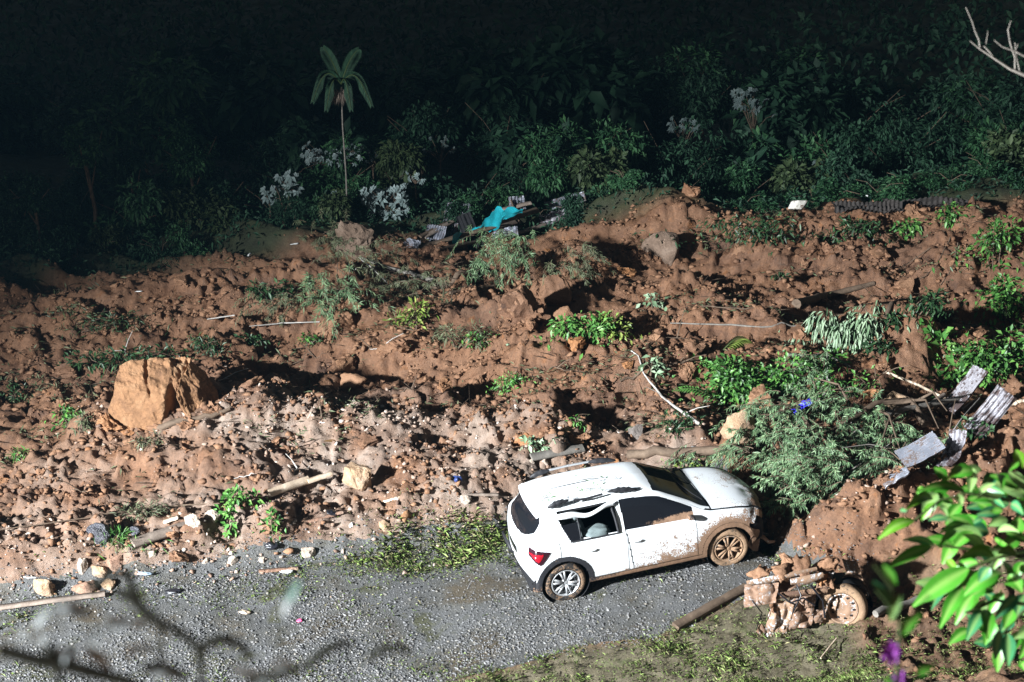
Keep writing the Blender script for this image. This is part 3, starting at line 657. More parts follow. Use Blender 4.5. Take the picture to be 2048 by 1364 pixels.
        def pick(regs, name, mat, offs=0.0, mm=mud):
            sel = np.isin(reg, regs)
            if not sel.any(): return None
            q = Q[sel]; u, inv = np.unique(q, return_inverse=True)
            b = MB(); b.add((Pn + N * offs).reshape(-1, 3)[u], Q=inv.reshape(-1, 4)); o = b.build(name, mat, root, True)
            attr(o.data, 'mud', np.asarray(mm + 0 * x).reshape(-1)[u]); return o
        sidename = 'near' if near else 'far'
        body = pick([BODY], 'body_side', M['paint'])
        parts[(side, 'roof')] = pick([ROOF], 'roof', M['paint']); pick([HOOD], 'bonnet', M['paint'], .002); pick([TG], 'tailgate', M['paint'], .003)
        fdo = pick([FD], 'front_door', M['paint'], .004, mud); rdo = pick([RD], 'rear_door', M['paint'], .004)
        pick([WS], 'windscreen', M['glass'], -.006, .12); pick([RG], 'rear_window', M['glass'], -.004, .14)
        pick([FW], 'front_side_window', M['glass'], -.010, gm)
        if not near: pick([RW], 'rear_side_window', M['glass'], -.010, .1)
        cl = pick([CLAD], 'wheel_arch_cladding', M['cladding'], .012, mud * .9 + .12)
        lm = pick([LAMP], 'tail_light', M['darkred'], .010)
        # red lens band of the lamp
        sel = (reg == LAMP) & (cz < .862) & (cz > .752 + 2.6 * np.abs(cx + .38) ** 1.3) & (cx < -.28)
        q = Q[sel]
        if len(q):
            u, inv = np.unique(q, return_inverse=True); b = MB(); b.add((Pn + N * .016).reshape(-1, 3)[u], Q=inv.reshape(-1, 4)); b.build('red_lens', M['red'], lm, True)
            k = N[sel.nonzero()[0][0], sel.nonzero()[1][0]]; c = Pn.reshape(-1, 3)[u].mean(0) + k * .02
            b = MB(); b.box(tuple(c), (.02, .06, .02)); b.build('reflector', M['lens'], lm)
        # dark lining behind the skin
        st = 3; b = MB()
        keepl = np.ones(cx.shape, bool); keepl[hole] = False
        if near: keepl[rw] = False
        keepl = keepl[::st, ::st]; xi = Pn - N * .03; xi = xi[::st, ::st]; keepl = keepl[:xi.shape[0] - 1, :xi.shape[1] - 1]
        ii = np.arange(xi.shape[0] * xi.shape[1]).reshape(xi.shape[:2]); q = np.stack([ii[:-1, :-1], ii[1:, :-1], ii[1:, 1:], ii[:-1, 1:]], -1)[keepl]
        b.add(xi.reshape(-1, 3), Q=q); b.build('inner_lining', M['liner'], root, True)
    # floor pan and nose
    b = MB(); b.box((1.35, 0, .235), (3.7, 1.42, .05)); b.build('floor_pan', M['liner'], root)
    b = MB(); b.box((3.12, 0, .50), (.10, 1.1, .42)).box((2.95, -.1, .55), (.35, .8, .3)); b.tube([(3.26, y_, .50 + .03 * math.sin(y_ * 9)) for y_ in np.linspace(-.62, .62, 9)], .045); b.build('radiator_carrier', M['liner'], root)
    b = MB(); g_ = np.zeros((14, 8, 3))
    for i in range(14):
        for j in range(8):
            a = i / 13; k = j / 7
            g_[i, j] = (3.22 - .28 * abs(a) ** 2 + .06 * math.sin(a * 9 + k * 4), -.42 - .46 * a, .30 + .24 * k - .12 * a + .05 * math.sin(a * 13 + k))
    b.grid(g_); o = b.build('torn_bumper', M['wreckm'], root, True); o['label'] = 'torn front bumper corner hanging down'
    b = MB(); b.tube([(3.05, -.60, .40), (3.2, -.72, .30), (3.3, -.70, .18), (3.42, -.62, .12)], [.03, .035, .02]); b.build('loose_bracket', M['wreckm'], root)
    # tailgate details
    b = MB(); b.box((-.655, 0, .70), (.03, .50, .11), Matrix.Rotation(-.1, 3, 'Y')); o = b.build('number_plate_recess', M['cladding'], root); attr(o.data, 'mud', np.full(8, .2))
    b = MB(); g_ = np.array([[(-.27 - .07 * k + .05 * (a / .56) ** 2, a * .93, 1.392 - .03 * k + (-.035 * (a / .56) ** 2)) for a in np.linspace(-.56, .56, 15)] for k in (0, .5, 1)])
    b.grid(g_); b.grid(g_[:, ::-1] - np.array([0, 0, .022])); o = b.build('roof_spoiler', M['paint'], root, True); attr(o.data, 'mud', np.full(len(o.data.vertices), .1))
    # roof rails: feet, bar
    for side in (-1, 1):
        y0 = side * .50
        pts = [(-.12, y0, 1.415), (-.02, y0, 1.468), (.15, y0 * 1.01, 1.494), (.5, y0 * 1.02, 1.507), (.9, y0 * 1.02, 1.504), (1.12, y0 * 1.01, 1.487), (1.25, y0, 1.44)]
        rail = MB().tube(pts[1:6] if side > 0 else [(.30, y0, 1.475), (.5, y0, 1.462), (.75, y0, 1.482)], .018, 8).build('roof_rail', M['rim'] if side > 0 else M['cladding'], root, True)
        if side < 0: attr(rail.data, 'mud', np.full(len(rail.data.vertices), .15))
        for (xa, xb_, za, zb_) in ((-.10, .22, 1.435, 1.492), (.84, 1.28, 1.50, 1.44)):
            f = MB(); n_ = 12; pr = np.linspace(0, 1, n_)
            P_ = [(xa + (xb_ - xa) * k, y0 + .006 * math.sin(k * 20), (za + (zb_ - za) * k) + .02 * math.sin(k * PI) + (.008 * math.sin(k * 37) if side < 0 else 0)) for k in pr]
            f.tube(P_, [.012, .034, .036, .03, .012], 8, flat=1.3); o = f.build('rail_foot', M['cladding'], root, True); attr(o.data, 'mud', np.full(len(o.data.vertices), .15))
    # the rear door's window frame, bent outwards, and the open window behind it
    b = MB(); n_ = 22; rows = []
    for k in np.linspace(0, 1, n_):
        xx = -.04 + .90 * k; dip = .045 * math.exp(-((k - .52) / .16) ** 2) - .03 * k
        zc = 1.325 - dip + .015 * math.sin(k * 9); yo = -(.635 + .05 * math.sin(k * PI) + .02 * math.sin(k * 11)); wd = .035 + .012 * math.sin(k * 7)
        rows.append([(xx, yo + .02, zc + wd), (xx, yo - .012, zc + wd * .6), (xx + .01, yo - .02, zc - wd * .5), (xx + .01, yo - .006, zc - wd)])
    b.grid(np.array(rows)); o = b.build('bent_window_frame', M['paint'], root, True); attr(o.data, 'mud', np.full(len(o.data.vertices), .12)); o['label'] = 'rear window frame bent away from the roof'
    for tp, tr in (([(.30, -.785, .955), (.30, -.69, 1.18), (.29, -.63, 1.29)], .012), ([(.13, -.80, .965), (.5, -.80, .958), (.90, -.795, .952)], .011), ([(.88, -.79, .95), (.86, -.70, 1.16), (.83, -.61, 1.33)], .02)):
        o = MB().tube(tp, tr, 6).build('window_trim', M['cladding'], root, True); attr(o.data, 'mud', np.full(len(o.data.vertices), .12))
    rwg = MB(); rwg.add([(.14, -.79, .97), (.29, -.785, .965), (.285, -.68, 1.21), (.03, -.685, 1.20)], Q=[(0, 1, 2, 3)]); o = rwg.build('quarter_glass', M['glass'], root); attr(o.data, 'mud', np.full(4, .12))
    for sx, sy in ((.35, -.38), (1.25, -.38), (.35, .38), (1.25, .38)):
        b = MB(); V, T = blob_shape(3, 900 + int(sx * 10), .12); b.add(V * np.array([.12, .24, .30]) + np.array([sx, sy, .82]), T=T); s_ = b.build('seat', M['seat'], root, True)
        b = MB(); b.add(V * np.array([.06, .12, .09]) + np.array([sx - .04, sy, 1.17]), T=T); b.build('headrest', M['seat'], s_, True)
    b = MB(); V, T = blob_shape(3, 950, .35); b.add(V * np.array([.22, .12, .07]) + np.array([.58, -.66, .98]), T=T); b.build('airbag', M['seat'], root, True)
    # mirror stub, handles, wipers
    b = MB(); b.tube([(1.98, -.78, .97), (2.0, -.84, .985), (1.99, -.90, 1.0)], [.035, .05, .03], 8); o = b.build('door_mirror', M['cladding'], root, True); attr(o.data, 'mud', np.full(len(o.data.vertices), .5))
    for xx in (.42, 1.12):
        b = MB(); b.tube([(xx - .07, -.872, .80), (xx, -.888, .802), (xx + .07, -.872, .80)], .014, 6); o = b.build('door_handle', M['paint'], root, True); attr(o.data, 'mud', np.full(len(o.data.vertices), .3))
    for yy in (-.45, .1): MB().tube([(2.33, yy, 1.015), (2.22, yy + .15, 1.07), (2.10, yy + .48, 1.12)], .008, 5).build('wiper', M['liner'], root)
    # wheels
    for (wx, wy, rim, tyr, turn) in ((0, -.755, 'rim', 'tyre', 0), (2.59, -.765, 'rimm', 'tyrem', -.10), (0, .755, 'rim', 'tyre', 0), (2.59, .755, 'rimm', 'tyrem', 0)):
        sgn = 1 if wy < 0 else -1
        w = empty('wheel', (wx, wy, .318)); w.parent = root; w.rotation_euler = (0, .3, turn if sgn > 0 else PI)
        b = MB(); pr = [(.215, .10), (.225, -.085), (.25, -.102), (.285, -.100), (.305, -.088), (.317, -.06), (.32, 0), (.317, .06), (.30, .095), (.25, .10), (.215, .09)]
        b.lathe(pr, 48); b.build('tyre', M[tyr], w, True)
        b = MB(); b.lathe([(.222, -.092), (.215, -.098), (.205, -.094), (.198, -.06), (.19, .02), (.12, .03), (.0, .03)], 40)
        b.lathe([(.0, -.082), (.045, -.080), (.055, -.07), (.055, .0)], 20)
        for k in range(12):
            a = (k // 2) * PI / 3 + (.17 if k % 2 else -.17)
            R = Matrix.Rotation(-a, 3, 'Y'); c = R @ Vector((.125, -.078, 0)); b.box(tuple(c), (.165, .022, .030), R)
        b.build('rim', M[rim], w, False)
        b = MB(); b.lathe([(.15, .0), (.15, .02), (0, .02)], 24); b.build('brake_disc', M['liner'], w)
        MB().lathe([(.375, -.09 * sgn), (.375, .26 * sgn), (.0, .26 * sgn)], 32, c=(wx, wy, .33)).build('wheel_well', M['liner'], root)
    # stand it on the four wheels where the road carries them
    pr_, pf_ = G(1133, 1198), G(1457, 1128); d = pf_ - pr_; k = d.length / 2.59
    yaw = math.atan2(d.y, d.x); pit = math.asin(d.z / d.length)
    R = Matrix.Rotation(yaw, 3, 'Z') @ Matrix.Rotation(-pit, 3, 'Y')
    root.rotation_euler = R.to_euler(); root.scale = (k, k, k)
    root.location = pr_ - R @ Vector((0, -.80 * k, .0)) + Vector((0, 0, -.01))
    print('car yaw', math.degrees(yaw), 'pitch', math.degrees(pit), 'scale', k, root.location)
car()
# ------------------------------------------------------------------ builders for wood, sheets, foliage
def stick(pix, r, mat, label, name='branch', cat='branch', lift=.06, wob=.03, seg=7, twigs=0, seed=1, n=14, group=None):
    """a pole, log or branch lying along the given photo points on the mud"""
    rr = random.Random(seed); P = [G(*q[:2], lift=q[2] if len(q) > 2 else lift) for q in pix]
    L = [0]
    for a, b in zip(P, P[1:]): L.append(L[-1] + (b - a).length)
    t = np.linspace(0, L[-1], n); Q = np.stack([np.interp(t, L, [p[k] for p in P]) for k in range(3)], -1)
    Q[1:-1] += np.array([[rr.gauss(0, wob), rr.gauss(0, wob), rr.gauss(0, wob * .6)] for _ in range(n - 2)]) * .5
    Q[:, 2] = np.maximum(Q[:, 2], height(Q[:, 0], Q[:, 1]) + (r[0] if hasattr(r, '__len__') else r) * .35)
    base = Vector(Q[0]); b = MB(); b.tube(Q - Q[0], r, seg)
    for k in range(twigs):
        i = rr.randrange(2, n - 1); d = Vector((rr.uniform(-1, 1), rr.uniform(-.6, .6), rr.uniform(.1, .8))).normalized() * rr.uniform(.25, .6)
        a = Vector(Q[i] - Q[0]); b.tube([a, a + d * .5 + Vector((0, 0, .03)), a + d], [.014, .008, .004], 5)
    o = b.build(name, mat, smooth=True); o.location = base
    return tag(o, label, cat, group)
def plank(p0, p1, w, th, mat, label, name='plank', cat='plank', lift=.05, roll=0.0, bend=.0, seed=0):
    a, b_ = G(*p0[:2], lift=p0[2] if len(p0) > 2 else lift), G(*p1[:2], lift=p1[2] if len(p1) > 2 else lift); d = b_ - a; L = d.length
    n = 10; rr = random.Random(seed); g = []
    for i in range(n):
        s = i / (n - 1); x = s * L; zz = bend * math.sin(s * PI) + rr.uniform(-.004, .004); ww = w / 2 * (1 + rr.uniform(-.05, .05)); sh = rr.uniform(-.004, .004)
        if i in (0, n - 1): x += rr.uniform(-.03, .03)
        g.append([(x, -ww + sh, zz - th / 2), (x + rr.uniform(-.01, .01), ww + sh, zz - th / 2), (x, ww + sh, zz + th / 2), (x, -ww + sh, zz + th / 2), (x, -ww + sh, zz - th / 2)])
    m = MB(); g = np.array(g); m.grid(g); m.add(g[0][:4], Q=[(0, 1, 2, 3)]); m.add(g[-1][:4], Q=[(3, 2, 1, 0)])
    o = m.build(name, mat); q = d.to_track_quat('X', 'Z') @ Quaternion((1, 0, 0), roll)
    o.rotation_mode = 'QUATERNION'; o.rotation_quaternion = q; o.location = a
    return tag(o, label, cat)
def sheet(px, py, w, l, rot, mat, label, waves=8, lift=.2, bend=0.0, crump=.02, seed=1, amp=.018, name='roofing_sheet'):
    """a corrugated roofing sheet: ridges run along its length l"""
    p = G(px, py, lift); nu, nv = waves * 8 + 1, 26
    u = np.linspace(-.5, .5, nu); v = np.linspace(-.5, .5, nv); U, V = np.meshgrid(u, v)
    Z = amp * np.cos(U * waves * 2 * PI) + bend * (V * 2) ** 2 + crump * 3 * fbm(U * 2 + seed, V * 2.5, seed, 3)
    Vv = V + .02 * perlin(U * 9, V * 0 + seed, seed)
    b = MB(); P = np.stack([U * w, Vv * l, Z], -1); b.grid(P); b.grid((P - np.array([0, 0, .002]))[:, ::-1])
    o = b.build(name, mat, smooth=True); o.location = p; o.rotation_euler = rot
    return tag(o, label, 'roofing sheet')
def unit(r, n):
    v = r.normal(size=(n, 3)); return v / np.linalg.norm(v, axis=1)[:, None]
def bush(px, py, w, h, n, L, W, mat, label, name='bush', cat='bush', droop=.15, seed=1, stems=5, flatten=1.0, dirn=None, group=None, lobes=6, stemmat='bark', spread=.6, part='foliage'):
    """w, h in photo pixels, the pixel is the foot of the bush"""
    p = G(px, py); s = scale_at(p); w = w * s; h = h * s / .92; r = np.random.default_rng(seed)
    root = empty(name, p); tag(root, label, cat, group)
    lc = np.stack([r.uniform(-.38, .38, lobes) * w, r.uniform(-.30, .30, lobes) * w * spread, r.uniform(.22, .75, lobes) * h], -1); lr = np.stack([r.uniform(.16, .3, lobes) * w, r.uniform(.14, .26, lobes) * w * spread * 1.3, r.uniform(.18, .34, lobes) * h], -1)
    k = r.integers(0, lobes, n); d = unit(r, n); rad = r.uniform(.25, 1.05, n) ** .6
    P = lc[k] + d * lr[k] * rad[:, None]
    st_ = r.uniform(0, 1, n) < .22; P[st_] = np.stack([r.normal(0, .42, n) * w, r.normal(0, .30, n) * w * spread, np.full(n, .03)], -1)[st_]
    gz = height(P[:, 0] + p.x, P[:, 1] + p.y) - p.z; P[:, 2] = np.maximum(P[:, 2], gz + .02)
    D = d * .7 + unit(r, n) * .7 + np.array([0, 0, .1 - droop])
    if dirn is not None: D = D * .6 + np.array(dirn)
    N = unit(r, n) * .6 + np.array([-.25, -.25, 1.0]); ll = L * r.uniform(.6, 1.3, n)
    m = MB(); m.leaves(P, D, N, ll, ll * W / L, droop); m.build(part, M[mat], root)['kind'] = 'stuff'
    for i in range(stems):
        sm = MB()
        c = lc[i % lobes]; b0 = Vector((r.uniform(-.15, .15) * w, r.uniform(-.1, .1) * w, -.05))
        sm.tube([b0, Vector(c) * .5 + b0 * .5 + Vector((0, 0, .04)), Vector(c), Vector(c) + Vector(unit(r, 1)[0] * lr[i % lobes])], [.016, .012, .008, .004], 5)
        sm.build('stem', M[stemmat], root, True)
    return root
def feathery(root, starts, dirs, rng, leafmat, L=.085, W=.011, nleaf=34, length=.7, hang=.55, stemmat='bark', nper=1):
    """drooping twigs set with narrow leaflets; one branch part for each start"""
    for k in range(0, len(starts), nper):
        lm, sm = MB(), MB()
        for (s0, d0) in list(zip(starts, dirs))[k:k + nper]:
            n = 9; ln = length * rng.uniform(.6, 1.25); t = np.linspace(0, 1, n)[:, None]; d0 = np.array(d0); d0 = d0 / np.linalg.norm(d0)
            Q = np.array(s0) + d0 * t * ln + np.array([0, 0, -1]) * hang * ln * t ** 2 + np.array([rng.normal(0, .04), rng.normal(0, .04), 0]) * np.sin(t * PI)
            sm.tube(Q, [.008, .005, .002], 4, cap=False)
            tt = rng.uniform(.12, 1.0, nleaf); P = np.stack([np.interp(tt, t[:, 0], Q[:, i]) for i in range(3)], -1)
            D = d0 * .55 + unit(rng, nleaf) * .55 + np.array([0, 0, -.75]); N = unit(rng, nleaf) * .5 + np.array([-.4, -.5, .6])
            lm.leaves(P, D, N, L * rng.uniform(.6, 1.35, nleaf), W * rng.uniform(.8, 1.3, nleaf), .1, .05)
        br = sm.build('branch', M[stemmat], root); br['kind'] = 'stuff'; lm.build('leaflets', M[leafmat], br)['kind'] = 'stuff'

# ------------------------------------------------------------------ the fallen feathery tree at the car's nose
def thicket():
    base = G(1850, 862); root = empty('fallen_tree', base); tag(root, 'fallen tree with grey-green feathery twigs covering the nose of the car', 'tree')
    o = np.array(base); rng = np.random.default_rng(31)
    def W(x_, y_, l): return np.array([x_, y_, hz(x_, y_) + l]) - o
    pts = [W(base.x, base.y, .1), W(6.6, 21.9, .30), W(5.9, 21.4, .42), W(5.1, 20.9, .45), W(4.4, 20.6, .35)]
    MB().tube(pts, [.075, .065, .05, .035, .015], 8).build('trunk', M['bark'], root, True)
    for a, b_, lf in (((6.4, 21.8), (5.6, 20.0), .5), ((5.9, 21.4), (5.9, 19.8), .5), ((6.6, 21.9), (6.7, 20.6), .45), ((5.1, 20.9), (4.4, 19.5), .55), ((5.6, 21.2), (5.0, 22.0), .6), ((4.8, 20.8), (4.3, 21.4), .5), ((6.7, 21.9), (7.0, 21.2), .4)):
        p, q = W(*a, .3), W(*b_, lf); m = (p + q) / 2 + np.array([0, 0, .25])
        MB().tube([p, m, q], [.03, .02, .01], 6).build('limb', M['bark'], root, True)
    S, D = [], []
    while len(S) < 470:
        x_, y_ = rng.uniform(3.5, 7.1), rng.uniform(18.8, 23.0); e = ((x_ - 5.15) / 1.55) ** 2 + ((y_ - 20.5) / 1.75) ** 2
        if e > 1 or (x_ < 4.05 and y_ < 20.4): continue
        hgt = rng.uniform(.10, .70) * (1 - .35 * e) * (1.0 if x_ < 6 else .6)
        S.append(np.array([x_, y_, hz(x_, y_) + hgt]) - o); D.append(np.array([-.45 + rng.normal(0, .8), -.35 + rng.normal(0, .5), .35 + rng.normal(0, .4)]))
    for k in range(110):                                                 # the end of the crown hangs over the nose of the car
        x_, y_ = rng.uniform(3.95, 4.7), rng.uniform(18.6, 20.2); S.append(np.array([x_, y_, hz(x_, y_) + rng.uniform(.2, .85)]) - o); D.append(np.array([-.3 + rng.normal(0, .5), -.3 + rng.normal(0, .4), .4 + rng.normal(0, .3)]))
    feathery(root, S, D, rng, 'leafr', .085, .013, 50, .60, .5, nper=6)
    for k in range(16):                                                 # bare broken twigs standing out of it
        a = W(rng.uniform(4.3, 6.8), rng.uniform(19.4, 21.8), .35); d = np.array([rng.normal(0, .5), -.1, abs(rng.normal(.35, .2))])
        MB().tube([a, a + d * .5 + np.array([0, 0, .06]), a + d], [.012, .008, .003], 5).build('bare_twig', M['bark' if k % 2 else 'barkg'], root, True)
thicket()
# feathery twigs reaching left from it, along the log behind the car
def spray(px, py, w, h, n, label, leafmat='leafr', name='fallen_branch', seed=1, dirn=(-.6, -.3, .2), L=.08, W=.011, length=.5, hang=.6, nleaf=34, hi=.4, cat='branch'):
    p = G(px, py); s = scale_at(p); root = empty(name, p); tag(root, label, cat); rng = np.random.default_rng(seed); S, D = [], []
    for k in range(n):
        q = G(px + rng.uniform(-.5, .5) * w, py - rng.uniform(0, 1) * h * .8); S.append(np.array(q) - np.array(p) + np.array([0, 0, rng.uniform(.05, hi)]))
        D.append(np.array(dirn) + rng.normal(0, .4, 3))
    feathery(root, S, D, rng, leafmat, L, W, nleaf, length, hang, nper=6)
    return root
spray(1440, 948, 150, 40, 34, 'low feathery greenery between the log and the bonnet', seed=41)
spray(1000, 580, 130, 70, 60, 'feathery grey-green bush left of its darker twin on the far slope', 'leafr', 'fallen_branch', 42, (0, -.3, .5), .12, .014, .7, .9, 40, .9)
spray(1120, 580, 110, 55, 36, 'darker feathery bush right of its twin on the far slope', 'leafm', 'fallen_branch', 43, (.2, -.3, .5), .12, .014, .6, .9, 36, .7)
spray(655, 640, 110, 50, 44, 'drooping grey-green bush below the thin fallen poles', 'leafr', 'fallen_branch', 44, (.1, -.3, .5), .13, .014, .7, .9, 40, .7)
spray(560, 645, 130, 40, 24, 'thin muddy twigs left of the drooping grey-green bush', 'leafm', 'fallen_branch', 45, (-.3, -.2, .3), .11, .012, .6, .6, 30, .4)
spray(740, 560, 160, 60, 40, 'muddy twigs tangled around the thin fallen poles', 'leafm', 'fallen_branch', 46, (.2, -.3, .3), .11, .012, .6, .7, 30, .5)
spray(830, 608, 160, 40, 36, 'muddy twigs under the dark log in the middle of the slide', 'leafm', 'fallen_branch', 47, (-.2, -.2, .3), .11, .012, .5, .6, 30, .4)
spray(660, 520, 90, 60, 30, 'brownish shrub growing in front of the square earth block', 'leafm', 'shrub', 48, (0, -.3, .5), .11, .012, .5, .5, 30, .6, 'shrub')
spray(1610, 792, 80, 50, 30, 'grey-green spray standing up above the fallen tree', 'leafr', 'fallen_branch', 49, (0, -.2, .6), .09, .012, .5, .8, 36, .5)

# ------------------------------------------------------------------ leafy bushes lying on the slide
bush(1500, 795, 210, 85, 1300, .13, .055, 'leaf', 'large uprooted green bush above the feathery fallen tree', seed=51, lobes=9)
bush(1440, 760, 100, 40, 350, .13, .05, 'leafb', 'bright green leafy twig at the left end of the uprooted bush', seed=52)
bush(1165, 690, 120, 60, 520, .13, .055, 'leafb', 'bright green bush in the middle of the slide', seed=53)
bush(1235, 672, 70, 45, 220, .12, .05, 'leafy', 'yellow-green sprig right of the bright middle bush', seed=54)
bush(1680, 678, 165, 65, 620, .20, .05, 'leafp', 'pale grey-green bush with long drooping leaflets', seed=55, droop=.5, dirn=(-.1, -.35, -.45), lobes=8)
bush(820, 650, 75, 42, 170, .17, .045, 'leafy', 'yellow-green fern sprig below the muddy twigs', seed=56, dirn=(0, -.2, .3))
bush(1020, 782, 75, 34, 320, .09, .03, 'leafb', 'low bright green tuft beside a pointed mud lump', seed=57)
bush(920, 690, 120, 40, 360, .12, .02, 'leafm', 'dark grassy patch in the middle of the slide', seed=58)
bush(960, 690, 50, 30, 120, .10, .04, 'leaf', 'small green sprig at the right end of the dark grassy patch', seed=59)
bush(1075, 900, 60, 26, 60, .14, .06, 'leafp', 'pale leafy sprig left of the plank behind the car', seed=60)
bush(1345, 865, 90, 40, 200, .11, .03, 'leafd', 'dark green twigs beside the leaning pale branch', seed=61)
bush(1300, 745, 50, 44, 60, .14, .06, 'leafp', 'pale leaves at the top of the leaning branch', seed=62)
bush(1310, 612, 36, 30, 40, .14, .08, 'leafp', 'single pale leafy sprig on the far mud slope', seed=63)
bush(540, 600, 80, 40, 200, .14, .05, 'leafd', 'dark green bush left of the drooping grey-green one', seed=64)
bush(510, 690, 60, 24, 110, .11, .04, 'leafd', 'dark sprig above the large mud lump', seed=65)
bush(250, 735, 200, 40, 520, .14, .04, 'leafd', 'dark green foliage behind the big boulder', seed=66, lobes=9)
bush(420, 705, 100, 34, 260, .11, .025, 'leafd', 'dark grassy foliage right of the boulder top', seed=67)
bush(130, 850, 70, 44, 170, .10, .045, 'leaf', 'green sprig left of the big boulder', seed=68)
bush(165, 862, 44, 36, 120, .10, .03, 'leafm', 'muddy leaf tangle touching the boulder on its left', seed=69)
bush(38, 920, 50, 34, 110, .12, .02, 'leafb', 'small green grass tuft at the far left of the slide', seed=70)
bush(30, 800, 60, 30, 100, .12, .03, 'leafd', 'dark sprig on the left edge level with the boulder', seed=71)
bush(300, 890, 60, 20, 90, .13, .014, 'leafm', 'thin grass tuft in front of the boulder', seed=72)
bush(485, 1015, 70, 50, 170, .10, .045, 'leafb', 'bright green sprig left of the split timber', seed=73)
bush(455, 1070, 40, 50, 70, .11, .055, 'leafb', 'upright bright sprig beside the plank end', seed=74)
bush(540, 1070, 40, 50, 60, .12, .05, 'leaf', 'green sprig above the black plastic scrap', seed=75)
bush(280, 1030, 100, 36, 300, .12, .014, 'leafm', 'muddy grass mat between stones at the left', seed=76)
bush(245, 1092, 90, 26, 260, .14, .010, 'leafb', 'bright grass tuft right of the dark wet stone', seed=77)
bush(1375, 952, 90, 30, 200, .09, .03, 'leafy', 'yellow-green leaves between the car roof and the log', seed=78)
bush(1685, 800, 110, 60, 340, .10, .045, 'leaf', 'green bush on orange mud above the fallen tree', seed=79)
bush(1880, 700, 70, 40, 60, .24, .12, 'leafb', 'broad-leaved bright plant near the right edge', seed=80)
bush(1960, 770, 190, 90, 900, .13, .055, 'leaf', 'dense green bush above the roofing sheets', seed=81, lobes=9)
bush(2020, 720, 110, 70, 420, .14, .06, 'leafb', 'bright green bush at the right edge of the slide', seed=82)
bush(2020, 650, 120, 110, 620, .14, .06, 'leaf', 'tall green bush on the right edge, half way up', seed=83)
bush(1845, 625, 80, 48, 240, .13, .05, 'leafd', 'dark bush right of the pale drooping one', seed=84)
bush(1750, 705, 60, 30, 130, .12, .05, 'leafd', 'dark leaves under the pale drooping bush', seed=85)
bush(1985, 530, 110, 100, 420, .15, .06, 'leaf', 'dim green bush on the upper right slope', seed=86)
bush(1900, 445, 70, 40, 140, .15, .07, 'leaf', 'dim sprig beside the dark sheeting', seed=87)
bush(1810, 470, 60, 34, 110, .15, .07, 'leafb', 'small bright sprig on the upper right slope', seed=88)
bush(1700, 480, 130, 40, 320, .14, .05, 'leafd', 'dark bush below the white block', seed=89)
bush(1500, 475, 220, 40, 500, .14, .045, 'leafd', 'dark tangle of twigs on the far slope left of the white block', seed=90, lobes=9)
bush(1560, 560, 40, 16, 40, .10, .04, 'leafd', 'tiny sprig on bare far mud', seed=91)
bush(1880, 640, 60, 30, 90, .13, .05, 'leafm', 'muddy leaves near the long dark root', seed=92)
bush(1780, 650, 50, 22, 90, .13, .05, 'leafd', 'dark sprig at the end of the pale bush', seed=93)
bush(1950, 880, 80, 40, 160, .11, .05, 'leafd', 'dark leaves under the rusty sheets', seed=94)
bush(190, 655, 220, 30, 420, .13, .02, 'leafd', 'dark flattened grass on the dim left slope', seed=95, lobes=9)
bush(1150, 852, 30, 18, 40, .09, .03, 'leafb', 'tiny green sprig left of the grey rubble lump', seed=96)
bush(1620, 735, 120, 30, 260, .11, .04, 'leaf', 'green twigs along the curved bare branch', seed=97)
bush(620, 690, 40, 26, 80, .10, .05, 'leaf', 'small sprig left of the large reddish mud lump', seed=98)
# long banana-like leaf and fronds in the uprooted bush
def frond(px0, px1, w, mat, label, lift=.15, pairs=16, name='frond', arch=.15):
    a, b_ = np.array(G(*px0, lift)), np.array(G(*px1, lift)); root = empty(name, a); tag(root, label, 'frond'); d = b_ - a; n = 12; t = np.linspace(0, 1, n)[:, None]
    Q = d * t + np.array([0, 0, arch]) * np.sin(t * PI); MB().tube(Q, [.014, .004], 5).build('midrib', M['stem'], root, True)
    u = d / np.linalg.norm(d); sd = np.cross(u, (0, 0, 1)); sd /= np.linalg.norm(sd)
    for k in range(pairs):
        s = .08 + .9 * k / pairs; p = np.array([np.interp(s, t[:, 0], Q[:, i]) for i in range(3)])
        l = w * (math.sin(PI * (.15 + .8 * s)) + .15)
        for sg in (-1, 1): MB().leaves(p[None], (u * .6 + sg * sd)[None] - np.array([[0, 0, .1]]), np.array([[0, 0, 1.0]]), l, l * .3, .15).build('leaflet', M[mat], root)
frond((1440, 822), (1340, 798), .17, 'leafb', 'long green frond lying left of the uprooted bush')
frond((1505, 800), (1470, 790), .10, 'leafb', 'short green frond under the uprooted bush')
frond((1445, 735), (1500, 722), .22, 'leafy', 'bright yellow-green frond on top of the uprooted bush', .35)

# ------------------------------------------------------------------ logs, planks, sticks
stick([(1255, 915), (1340, 912), (1450, 906), (1500, 905)], [.075, .08, .07], M['bark'], 'brown log lying behind the car roof', 'log', 'log', .05, .01, 9)
plank((1064, 922), (1170, 903), .13, .035, M['barkg'], 'wet grey plank lying on the mud behind the car', lift=.07, roll=.5)
stick([(1592, 614), (1660, 595), (1748, 572)], [.10, .09, .05], M['bark'], 'thick log on the far slope right of centre', 'log', 'log', .06, .02, 9)
stick([(1340, 655), (1450, 658), (1530, 664), (1600, 660)], [.012, .018, .014], M['barkg'], 'long thin pale pole left of the pale drooping bush', 'pole', 'pole', .09, .01)
stick([(1575, 722), (1640, 724), (1672, 732), (1698, 746)], [.035, .03, .02], M['barkg'], 'curved bare branch above the fallen tree', lift=.12)
stick([(1262, 716), (1290, 765), (1330, 815), (1395, 862)], [.012, .022, .028], M['barkp'], 'pale leaning branch left of the uprooted bush', lift=.14, wob=.02, twigs=2)
stick([(1768, 780, .35), (1830, 800, .30), (1886, 820, .22)], [.024, .026], M['split'], 'pale pole pointing left from the rusty roofing sheet', 'pole', 'pole', .2, .004)
